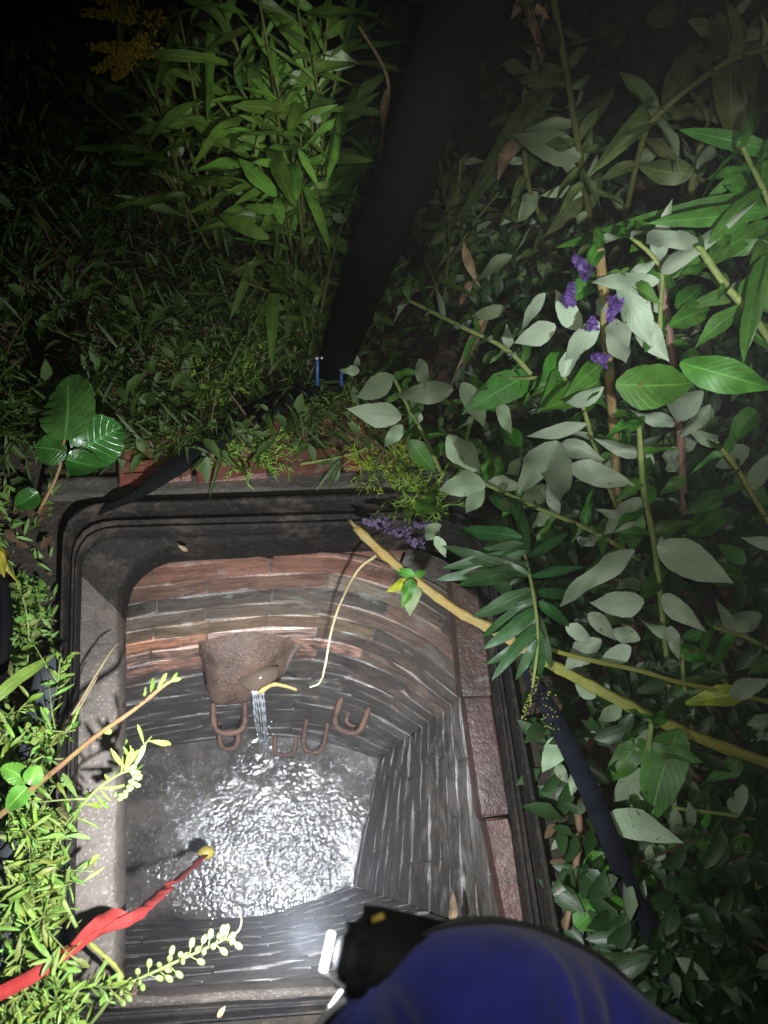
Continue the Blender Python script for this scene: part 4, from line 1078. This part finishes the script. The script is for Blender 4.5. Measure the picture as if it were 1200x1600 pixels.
# --- bright weeds on the left
def weed(label, pts, nleaf, L, wr, seed, shape='spoon', r=.0022, z_pods=0, extra=0, tint=(1, 1, 1)):
    random.seed(seed)
    root = thing('weed', label, 'weed', P(*pts[0][:2], 0), 'weeds along the left side of the frame')
    c = stem(root, px_line(*pts), r, r * .5, 'stem_weed', 24, .15)
    branches = [c]
    for i in range(extra):
        k = random.randrange(4, len(c) - 2); d = rand_vec().normalized() * .05; d.z = abs(d.z) * .7
        branches.append(stem(root, [c[k], c[k] + d * .6 + Vector((0, 0, .006)), c[k] + d * U(1.0, 1.7)], r * .6, r * .3, 'stem_weed', 10, .1, 'branch', 5))
    for bi, c in enumerate(branches):
        m = len(c); nn = int(nleaf * 1.3) if bi == 0 else max(6, int(nleaf * .42))
        for i in range(nn):
            t = (i + U(.1, .9)) / nn; k = min(int(t * (m - 1)), m - 2); p = c[k]
            ax = (c[k + 1] - c[k]).normalized(); s = ax.orthogonal().normalized(); s.rotate(Matrix.Rotation(U(0, 6.28), 3, ax))
            l = L * U(.5, 1.2)
            add_leaf(root, p, p + (s + ax * U(.1, .9)).normalized() * l, l * wr * U(.55, .85), shape, 'weed_leaf', False, .7, [x * U(.75, 1.15) for x in tint])
    if z_pods:
        g = Geo(); c = branches[0]; m = len(c)
        for i in range(z_pods):
            t = .35 + .65 * i / z_pods; k = min(int(t * (m - 1)), m - 2); p = c[k]; ax = (c[k + 1] - c[k]).normalized()
            s = ax.orthogonal().normalized(); s.rotate(Matrix.Rotation(U(0, 6.28), 3, ax)); d = (s + ax * .6).normalized()
            q = p + d * U(.009, .014); g.tube([p, q], (.0006, .0006), 4, 2)
            g.blob(q + d * .005, .0042, .0028, .0065, 7, 5, d.to_track_quat('Z', 'Y').to_matrix())
        g.build('seed_pods', 'pod', root)
    return root
WEEDS = [
 ('weed curling over the left ledge with a knot of round pale pods at its tip', ((60, 1330, .03), (100, 1290, .09), (150, 1235, .12), (190, 1208, .12), (208, 1205, .11)), 16, .036, .24, 11, 'spoon', .0026, 0, 2),
 ('weed with feathery tufts just above the pink bramble cane', ((20, 1230, .02), (60, 1180, .07), (90, 1150, .10), (118, 1140, .11)), 18, .034, .22, 12, 'spoon', .002, 0, 3),
 ('leafy weed tuft beside the upper piece of the grey strap', ((70, 1140, .02), (85, 1090, .06), (92, 1050, .08), (95, 1020, .08)), 18, .024, .4, 13, 'spoon', .0018, 0, 2),
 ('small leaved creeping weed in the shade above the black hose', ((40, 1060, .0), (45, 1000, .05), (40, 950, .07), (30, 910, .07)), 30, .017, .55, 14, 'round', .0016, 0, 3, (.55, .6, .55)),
 ('dense weed at the left edge under the grass blade', ((-10, 1180, .02), (10, 1140, .07), (30, 1110, .08), (50, 1090, .08)), 22, .03, .3, 15, 'spoon', .002, 0, 3),
 ('weed growing straight along the outside of the left rim above the red sling', ((60, 1460, .02), (72, 1400, .07), (80, 1340, .10), (88, 1290, .11)), 28, .032, .22, 16, 'spoon', .0028, 0, 4),
 ('bright bushy weed at the left edge between the strap and the sling', ((-10, 1480, .02), (15, 1430, .08), (35, 1390, .10), (50, 1350, .11)), 28, .032, .26, 17, 'spoon', .0026, 0, 4),
 ('bare yellowish weed stalk slanting down across the left ledge to the sling', ((78, 1350, .06), (95, 1400, .08), (115, 1440, .07), (128, 1462, .05)), 7, .018, .2, 18, 'spoon', .0042, 0, 1),
 ('weed spreading below the red sling in the bottom left corner', ((40, 1640, .02), (50, 1580, .07), (60, 1530, .09), (70, 1490, .10)), 28, .030, .26, 19, 'spoon', .0024, 0, 4),
 ('low green weed over the front left corner of the ledge', ((70, 1610, .0), (100, 1570, .06), (125, 1545, .08), (170, 1540, .07)), 22, .032, .22, 20, 'spoon', .0022, 0, 3),
 ('long pod bearing weed spike reaching over the dark near wall', ((110, 1640, .02), (150, 1590, .05), (190, 1545, .07), (260, 1510, .09), (330, 1478, .10), (362, 1462, .10)), 5, .02, .3, 21, 'spoon', .0026, 42, 0),
 ('pale tangled weed in the extreme bottom left under the sling', ((-20, 1640, .02), (0, 1600, .06), (20, 1570, .08), (30, 1540, .09)), 26, .03, .26, 22, 'spoon', .0024, 0, 3),
 ('bright weed filling the gap between the grey strap and the left rim', ((30, 1240, .02), (45, 1200, .06), (62, 1170, .09), (75, 1150, .10)), 26, .03, .24, 24, 'spoon', .002, 0, 4),
 ('bushy pale weed under the three bramble leaves', ((10, 1340, .02), (35, 1310, .07), (55, 1290, .09), (75, 1262, .10)), 28, .03, .22, 25, 'spoon', .002, 0, 5),
 ('thick weed tuft hugging the left rim above the bare yellow stalk', ((50, 1420, .02), (70, 1380, .06), (90, 1330, .09), (98, 1300, .1)), 28, .032, .2, 26, 'spoon', .002, 0, 5),
 ('broad bright weed mound just above the sling at the left edge', ((0, 1540, .02), (30, 1490, .07), (55, 1450, .09), (80, 1420, .1)), 30, .032, .24, 27, 'spoon', .0022, 0, 5),
 ('pale weed mound at the bottom edge below the sling', ((100, 1660, .02), (90, 1610, .07), (85, 1570, .09), (95, 1530, .1)), 30, .03, .24, 28, 'spoon', .0022, 0, 5),
 ('upright narrow leaved weed at the left edge beside the three bramble leaves', ((-20, 1330, .02), (0, 1300, .07), (20, 1290, .10), (55, 1275, .11)), 22, .034, .2, 23, 'spoon', .0022, 0, 3),
]
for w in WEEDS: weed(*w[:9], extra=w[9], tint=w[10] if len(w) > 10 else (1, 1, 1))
random.seed(99)
# pods knot on the first weed, hooked tip of the spike, yellow crossing stalk
pk = thing('seed_stalk', 'dry hooked tip of stalk beyond the pod bearing spike', 'stalk', P(372, 1440, .09))
stem(pk, px_line((362, 1464, .10), (374, 1452, .10), (377, 1434, .09), (366, 1418, .08)), .0012, .0007, 'straw', 14, 0, 'stalk', 5)
pc = thing('seed_cluster', 'curled cluster of round pale seed pods hanging over the water edge of the left ledge', 'seed pods', P(205, 1225, .1))
g = Geo()
for i in range(30):
    a = i / 30 * 4.6; q = P(198 + 15 * math.sin(a) + U(-5, 5), 1222 - 24 * math.cos(a * .75) + U(-5, 5), .115 + U(-.008, .008)); g.blob(q, .0045, .0032, .004, 7, 5)
g.build('pods', 'pod', pc)
yc = thing('dead_stick', 'knobbly yellow stalk crossing the lower left ledge under the red sling', 'stick', P(160, 1490, .02))
stem(yc, px_line((138, 1472, .03), (160, 1492, .03), (178, 1508, .03), (192, 1528, .02)), .0036, .003, 'stem_olive', 16, .25, 'wood')
sn = thing('snail_shell', 'small brown rounded pebble like shell on the front left corner of the ledge', 'shell', P(172, 1522, -.03))
g = Geo(); q = P(172, 1522, -.035); g.blob(q, .012, .010, .009, 10, 7); g.tube([q + Vector((.010 * math.cos(a) * (1 - a / 14), .010 * math.sin(a) * (1 - a / 14), .004 + a * .0008)) for a in [i * .5 for i in range(18)]], .0035, 6, 40); g.build('whorl', 'spout', sn)
bt = thing('brick_scrap', 'small reddish brick scrap on the front left corner of the opening', 'brick scrap', P(195, 1545, -.04))
g = Geo(); q = P(196, 1545, -.045); g.blob(q, .022, .013, .009, 7, 4)
for i, v in enumerate(g.v): g.v[i] = v + rand_vec(.003)
g.build('fragment', 'rust', bt, False)
lf = thing('litter_scrap', 'tiny pale scrap of plant lying on the far rim of the frame', 'scrap', P(285, 856, -.04))
leaf_px(lf, 278, 852, 292, 860, 7, -.03, 'spoon', 'dry_leaf', False, 0, .2)
tn = thing('dead_leaf', 'small brown curled dead leaf on the front rim of the frame', 'leaf', P(345, 1580, .03))
leaf_px(tn, 340, 1590, 352, 1572, 16, .035, 'bush', 'dry_leaf', False, 0, .4)
lp = thing('dead_leaf', 'pale curled bit of dead leaf stuck on the right wall near the black torch', 'leaf', P(705, 1440, -.2))
leaf_px(lp, 706, 1440, 712, 1392, 16, -.3, 'bush', 'dry_leaf', False, 0, .3)

# --- feathery weeds behind the frame
def feathery(label, px, py, w, h, n, seed, tint):
    random.seed(seed)
    root = thing('mayweed', label, 'weed', P(px, py, 0), 'feathery weeds behind the frame')
    g = Geo()
    for i in range(n):
        b = P(px + U(-w, w), py + U(-h, h), U(.0, .02)); d = rand_vec(); d.z = abs(d.z) * .7 + .25; d.normalize()
        ln = U(.03, .075); c = [b, b + d * ln * .6, b + d * ln + Vector((0, 0, -ln * .2))]
        g.tube(c, (.0011, .0006), 3, 5, cap=False)
        for k in range(11):
            t = .15 + .85 * k / 11; p = c[0].lerp(c[1], t / .6) if t < .6 else c[1].lerp(c[2], (t - .6) / .4)
            q = (rand_vec().normalized() + d * .8).normalized() * U(.008, .02); s = q.cross(rand_vec()).normalized() * .0011
            o = len(g.v); g.v += [p - s, p + s, p + q]; g.uv += [(.3, 0), (.7, 0), (.5, 1)]; g.f.append((o, o + 1, o + 2))
    o = g.build('fronds', MAT['weed_leaf'], root); o['kind'] = 'stuff'; o.color = (*tint, 1)
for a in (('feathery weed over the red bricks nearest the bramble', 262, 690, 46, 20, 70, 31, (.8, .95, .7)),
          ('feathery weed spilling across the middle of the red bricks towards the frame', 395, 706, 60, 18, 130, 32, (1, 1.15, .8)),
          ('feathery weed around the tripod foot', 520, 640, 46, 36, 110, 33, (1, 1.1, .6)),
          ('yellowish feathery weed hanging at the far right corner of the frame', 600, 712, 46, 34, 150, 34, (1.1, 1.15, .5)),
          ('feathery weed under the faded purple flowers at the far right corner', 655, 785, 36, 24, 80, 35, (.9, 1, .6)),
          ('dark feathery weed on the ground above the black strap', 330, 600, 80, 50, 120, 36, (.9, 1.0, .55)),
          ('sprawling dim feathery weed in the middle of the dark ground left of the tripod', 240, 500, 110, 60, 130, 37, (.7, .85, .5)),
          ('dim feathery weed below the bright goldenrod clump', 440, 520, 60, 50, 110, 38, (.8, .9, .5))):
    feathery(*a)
random.seed(5)
lr = thing('creeping_stem', 'thin pale green creeping stem lying along the back of the frame', 'stem', P(540, 720, .02))
stem(lr, px_line((470, 725, .03), (530, 714, .035), (575, 698, .04), (640, 650, .06)), .0024, .0016, 'stem_green', 18)

# --- undergrowth and litter that nobody could count
def inside_hole(p):
    q = p - cen; return pix(Vector((p.x, p.y, 0)))[1] > 735 and 88 < pix(Vector((p.x, p.y, 0)))[0] < 905 - (1550 - pix(Vector((p.x, p.y, 0)))[1]) * .19
def scatter(name, mat, n, area, zr, Lr, ratio, seed, flat_=.0, tintless=True, rows=3):
    random.seed(seed); g = Geo()
    made = 0
    while made < n:
        px, py = area()
        p = P(px, py, 0)
        if inside_hole(p): continue
        clump = .5 + .5 * noise.noise(p * 7 + Vector((seed, 0, 0)))
        if random.random() > (clump * 1.5) ** 3: continue
        made += 1
        z = U(*zr) * (.3 + .7 * clump); b = Vector((p.x, p.y, z)); d = rand_vec(); d.z = d.z * (1 - flat_) + .15; d.normalize()
        L = U(*Lr); s = d.cross(Vector((U(-.4, .4), U(-.4, .4), 1))).normalized() * L * ratio * .5
        dn = Vector((0, 0, -L * U(0, .35)))
        o = len(g.v); m1 = b + d * L * .35 + dn * .1; m2 = b + d * L * .7 + dn * .45
        fz = s.cross(d).normalized() * L * ratio * .22
        g.v += [b, m1 - s + fz, m1, m1 + s + fz, m2 - s * .75 + fz * .8, m2, m2 + s * .75 + fz * .8, b + d * L + dn]
        g.uv += [(.5, 0), (0, .35), (.5, .35), (1, .35), (.1, .7), (.5, .7), (.9, .7), (.5, 1)]
        g.f += [(o, o + 1, o + 2), (o, o + 2, o + 3), (o + 1, o + 4, o + 5, o + 2), (o + 2, o + 5, o + 6, o + 3), (o + 4, o + 7, o + 5), (o + 5, o + 7, o + 6)]
    ob = g.build(name, mat); tag(ob, kind='stuff'); return ob
ar_all = lambda: (U(-350, 1550), U(-500, 760))
ar_ul = lambda: (U(-250, 620), U(-350, 740))
ar_r = lambda: (U(700, 1500), U(250, 1700))
ar_l = lambda: (92 - abs(random.gauss(0, 1)) * 330, U(780, 1900))
o = scatter('undergrowth', 'bush_leaf_dim', 7000, ar_all, (.0, .16), (.012, .055), .4, 41); o.color = (.27, .38, .14, 1)
o = scatter('grassy_undergrowth', 'long_leaf', 9000, ar_ul, (.0, .15), (.02, .085), .09, 42); o.color = (.34, .42, .17, 1)
o = scatter('thicket_undergrowth', 'dark_long_leaf', 5000, ar_r, (.0, .12), (.03, .075), .42, 43); o.color = (.34, .36, .28, 1)
o = scatter('pale_undergrowth', 'bush_leaf', 220, ar_r, (.02, .14), (.03, .075), .40, 48); o.color = (.5, .55, .45, 1)
o = scatter('weedy_undergrowth', 'weed_leaf', 8000, ar_l, (.0, .05), (.010, .034), .2, 44); o.color = (.55, .62, .5, 1)
o = scatter('leaf_litter', 'dry_leaf', 4500, lambda: (U(-350, 1550), U(-400, 1750)), (.004, .03), (.012, .04), .45, 45, .8); o.color = (.28, .24, .2, 1)
o = scatter('dry_grass', 'dry_leaf', 1200, ar_ul, (.01, .12), (.05, .13), .035, 46, .3); o.color = (.33, .3, .23, 1)
def twigs():
    random.seed(47); g = Geo()
    for i in range(260):
        px, py = random.choice((ar_all, ar_r, ar_all))()
        p = P(px, py, U(.01, .07))
        if inside_hole(p): continue
        d = rand_vec(); d.z *= .4; d.normalize(); L = U(.06, .22)
        if inside_hole(p + d * L) or inside_hole(p + d * L * .5): continue
        g.tube([p, p + d * L * .5 + rand_vec(.015), p + d * L], (U(.0012, .003), .0008), 4, 5, cap=False)
    tag(g.build('twig_litter', 'old_twig'), kind='stuff')
twigs()

# ------------------------------------------------------------------ the kneeling worker with blue cap and head torch
random.seed(3)
HD = D(800, 1846, .50)                       # centre of the head
fwd = (D(575, 1470, .53) - HD); fwd.normalize()            # brow direction (towards the hole)
upv = (CAM - HD).normalized(); upv = (upv - upv.dot(fwd) * fwd).normalized()   # crown direction
sdv = fwd.cross(upv).normalized()
def HP(f, s, u): return HD + fwd * f + sdv * s + upv * u
pe = thing('person', 'kneeling person in soft blue cap and dark blue jacket bending over the manhole', 'person', Vector((HD.x + .3, HD.y - .45, 0)))
def skin_body(name, nodes, edges, mat, parent, sub=2):
    me = bpy.data.meshes.new(name); me.from_pydata([n[0] for n in nodes], edges, [])
    o = bpy.data.objects.new(name, me); COL.objects.link(o)
    sk = o.modifiers.new('skin', 'SKIN'); sk.use_smooth_shade = True
    for v, n in zip(me.skin_vertices[0].data, nodes): v.radius = (n[1], n[1] if len(n) < 3 else n[2])
    me.skin_vertices[0].data[0].use_root = True
    ss = o.modifiers.new('sub', 'SUBSURF'); ss.levels = sub; ss.render_levels = sub
    dg = bpy.context.evaluated_depsgraph_get(); dg.update()
    m2 = bpy.data.meshes.new_from_object(o.evaluated_get(dg)); bpy.data.objects.remove(o)
    m2.materials.clear(); m2.materials.append(MAT[mat])
    m2.polygons.foreach_set('use_smooth', [True] * len(m2.polygons))
    return link(name, m2, parent)
gz = Vector((0, 0, 1)); bk = Vector((.45, -.85, 0)).normalized(); rt = Vector((bk.y, -bk.x, 0))
neck = HP(-.10, 0, -.11); chest = neck + bk * .20 + gz * -.04; pelvis = neck + bk * .52 - gz * .25
pelvis.z = max(.30, pelvis.z)
nodes = [(pelvis, .15), (pelvis.lerp(chest, .5), .14), (chest, .15), (neck, .065), (HD - upv * .03, .095)]
edges = [(0, 1), (1, 2), (2, 3), (3, 4)]
for s in (-1, 1):
    o = len(nodes)
    sh = chest + rt * .17 * s - bk * .05; el = sh + bk * .08 + rt * .03 * s - gz * .24; wr = Vector((el.x - bk.x * .02, el.y - bk.y * .02, .12))
    nodes += [(sh, .07), (el, .05), (wr, .032), (wr - bk * .07 - gz * .03, .036)]
    edges += [(2, o), (o, o + 1), (o + 1, o + 2), (o + 2, o + 3)]
    for k in range(5):
        a = (k - 2) * .02; b = wr - bk * .09 - gz * .05 + rt * a; L = (.045, .06, .068, .06, .048)[k]
        q = len(nodes); nodes += [(b - bk * L * .5, .010), (b - bk * L - gz * .012, .008)]; edges += [(o + 3, q), (q, q + 1)]
    h = len(nodes)
    hip = pelvis + rt * .10 * s; kn = Vector((hip.x - bk.x * .36 + rt.x * .05 * s, hip.y - bk.y * .36 + rt.y * .05 * s, .09)); an = Vector((kn.x + bk.x * .42, kn.y + bk.y * .42, .06)); to = an + bk * .12 - gz * .03
    kn = kn + bk * .12
    nodes += [(hip, .10), (kn, .07), (an, .045), (to, .04)]
    edges += [(0, h), (h, h + 1), (h + 1, h + 2), (h + 2, h + 3)]
skin_body('body', nodes, edges, 'dark_blue_cloth', pe)
# face, ears, hair below the cap
g = Geo(); g.blob(HP(.0, 0, -.035), .085, .085, .105, 18, 14, Matrix((fwd, sdv, upv)).transposed())
for i, v in enumerate(g.v):
    q = v - HD; f = q.dot(fwd); u = q.dot(upv); s = q.dot(sdv)
    if f > .05 and abs(s) < .018 and -.09 < u < -.02: g.v[i] = v + fwd * .018
g.build('face', 'skin', pe)
for s in (-1, 1):
    g = Geo(); g.blob(HP(-.005, .088 * s, -.05), .018, .008, .03, 8, 6, Matrix((fwd, sdv, upv)).transposed()); g.build('ear', 'skin', pe)
    g = Geo(); g.blob(HP(.082, .033 * s, -.045), .008, .012, .007, 8, 6, Matrix((fwd, sdv, upv)).transposed()); g.build('eye', 'hair', pe)
g = Geo(); g.tube([HP(.085, -.022, -.10), HP(.09, 0, -.102), HP(.085, .022, -.10)], .005, 6, 8); g.build('mouth', 'skin', pe)
# the cap: a soft dome with folds
g = Geo(); rows, seg = 26, 120
for i in range(rows + 1):
    a = (i / rows) * 1.72
    for j in range(seg):
        b = 2 * math.pi * j / seg
        r = .138 * (1 + .028 * noise.noise(Vector((math.cos(b) * 2.2, math.sin(b) * 2.2, a * 1.5))))
        fold = 0
        for (b0, amp, wd) in ((.35, 0.030, .07), (1.1, 0.026, .08), (2.0, 0.028, .07), (-.4, 0.030, .06), (-1.0, 0.028, .08), (-1.9, 0.024, .07), (3.0, 0.026, .08), (.75, -0.021, .09), (-.7, -0.021, .09), (1.55, -0.021, .09), (2.5, -0.021, .09), (-1.45, -0.021, .09)):
            db = (b - b0 - .35 * math.sin(a * 1.5) + math.pi) % (2 * math.pi) - math.pi
            fold += amp * math.exp(-(db / wd) ** 2) * math.sin(min(a, 1.55) * 2) ** 2
        r += fold
        if i == rows: r *= .95
        p = HD + (fwd * math.cos(b) * 1.08 + sdv * math.sin(b)) * r * math.sin(a) + upv * r * math.cos(a) * 1.0 - upv * .0
        g.v.append(p); g.uv.append((j / seg, i / rows))
for i in range(rows):
    for j in range(seg):
        k = (j + 1) % seg; g.f.append((i * seg + j, i * seg + k, (i + 1) * seg + k, (i + 1) * seg + j))
cap = g.build('cap', 'blue_cloth', pe)
g = Geo(); g.tube([D(488, 1612, .50), D(512, 1583, .50), D(540, 1561, .50)], .0022, 8, 12); g.build('reflective_piping', 'reflective', pe)
# head torch, worn on the brow
ht = thing('head_torch', 'black head torch glaring white at its lens, strapped on the brow of the blue cap', 'head torch', HP(.15, 0, .0))
lens_c = D(516, 1487, .515)
aim = (P(360, 1330, -.2) - lens_c).normalized()
hb = D(622, 1508, .535)
bx = (lens_c - hb).normalized(); by = bx.cross((CAM - hb).normalized()).normalized(); bz = bx.cross(by)
bm = bmesh.new(); bmesh.ops.create_cube(bm, size=1)
Mh = Matrix(((bx.x, by.x, bz.x, hb.x), (bx.y, by.y, bz.y, hb.y), (bx.z, by.z, bz.z, hb.z), (0, 0, 0, 1)))
bmesh.ops.scale(bm, vec=(.080, .064, .045), verts=bm.verts); bmesh.ops.bevel(bm, geom=bm.edges[:], offset=.012, segments=3, affect='EDGES')
me = bpy.data.meshes.new('housing'); bm.to_mesh(me); bm.free(); me.materials.append(MAT['black_plastic']); me.transform(Mh)
me.polygons.foreach_set('use_smooth', [True] * len(me.polygons)); link('housing', me, ht)
g = Geo(); g.tube([hb + bx * .02, lens_c - bx * .010], lambda t: .019 - .006 * t, 18, 6); g.build('lamp_barrel', 'black_plastic', ht)
g = Geo(); lx = by
g.tube([D(518, 1458, .50), D(505, 1516, .50)], .0023, 10, 4); g.build('lit_lens', 'lens', ht)
g = Geo(); g.tube([D(581, 1438, .49), D(600, 1430, .49)], .0022, 8, 3); g.build('yellow_mark', 'yellow_plastic', ht)
g = Geo(); g.tube([D(509, 1520, .505), D(524, 1534, .506), D(541, 1546, .51)], .0018, 8, 8); g.build('lens_rim', 'reflective', ht)
g = Geo(); bp = []
for j in range(9):
    b = -1.5 + 3.0 * j / 8; bp.append(HD + (fwd * math.cos(b) * 1.08 + sdv * math.sin(b)) * .140 - upv * .012)
g.ribbon(bp, [.03] * 9, [(q - HD) for q in bp], .003, 40); g.build('head_band', 'black_cloth', ht)
# thin mist, also added to give the soft glow of the torch lens
g = Geo(); g.box(Matrix.Translation(Vector((0, 10, -1.3))), 150, 150, 10.0)
k = N('mist'); vol = k.n('ShaderNodeVolumePrincipled', {'Color': (.86, .9, 1, 1), 'Density': .006}); k.t.links.new(vol.outputs[0], k.out.inputs['Volume'])
tag(g.build('haze', k.m, None, False), kind='stuff')
print('objects', len(bpy.data.objects), 'tris', sum(len(o.data.polygons) * 2 for o in bpy.data.objects if o.type == 'MESH'))
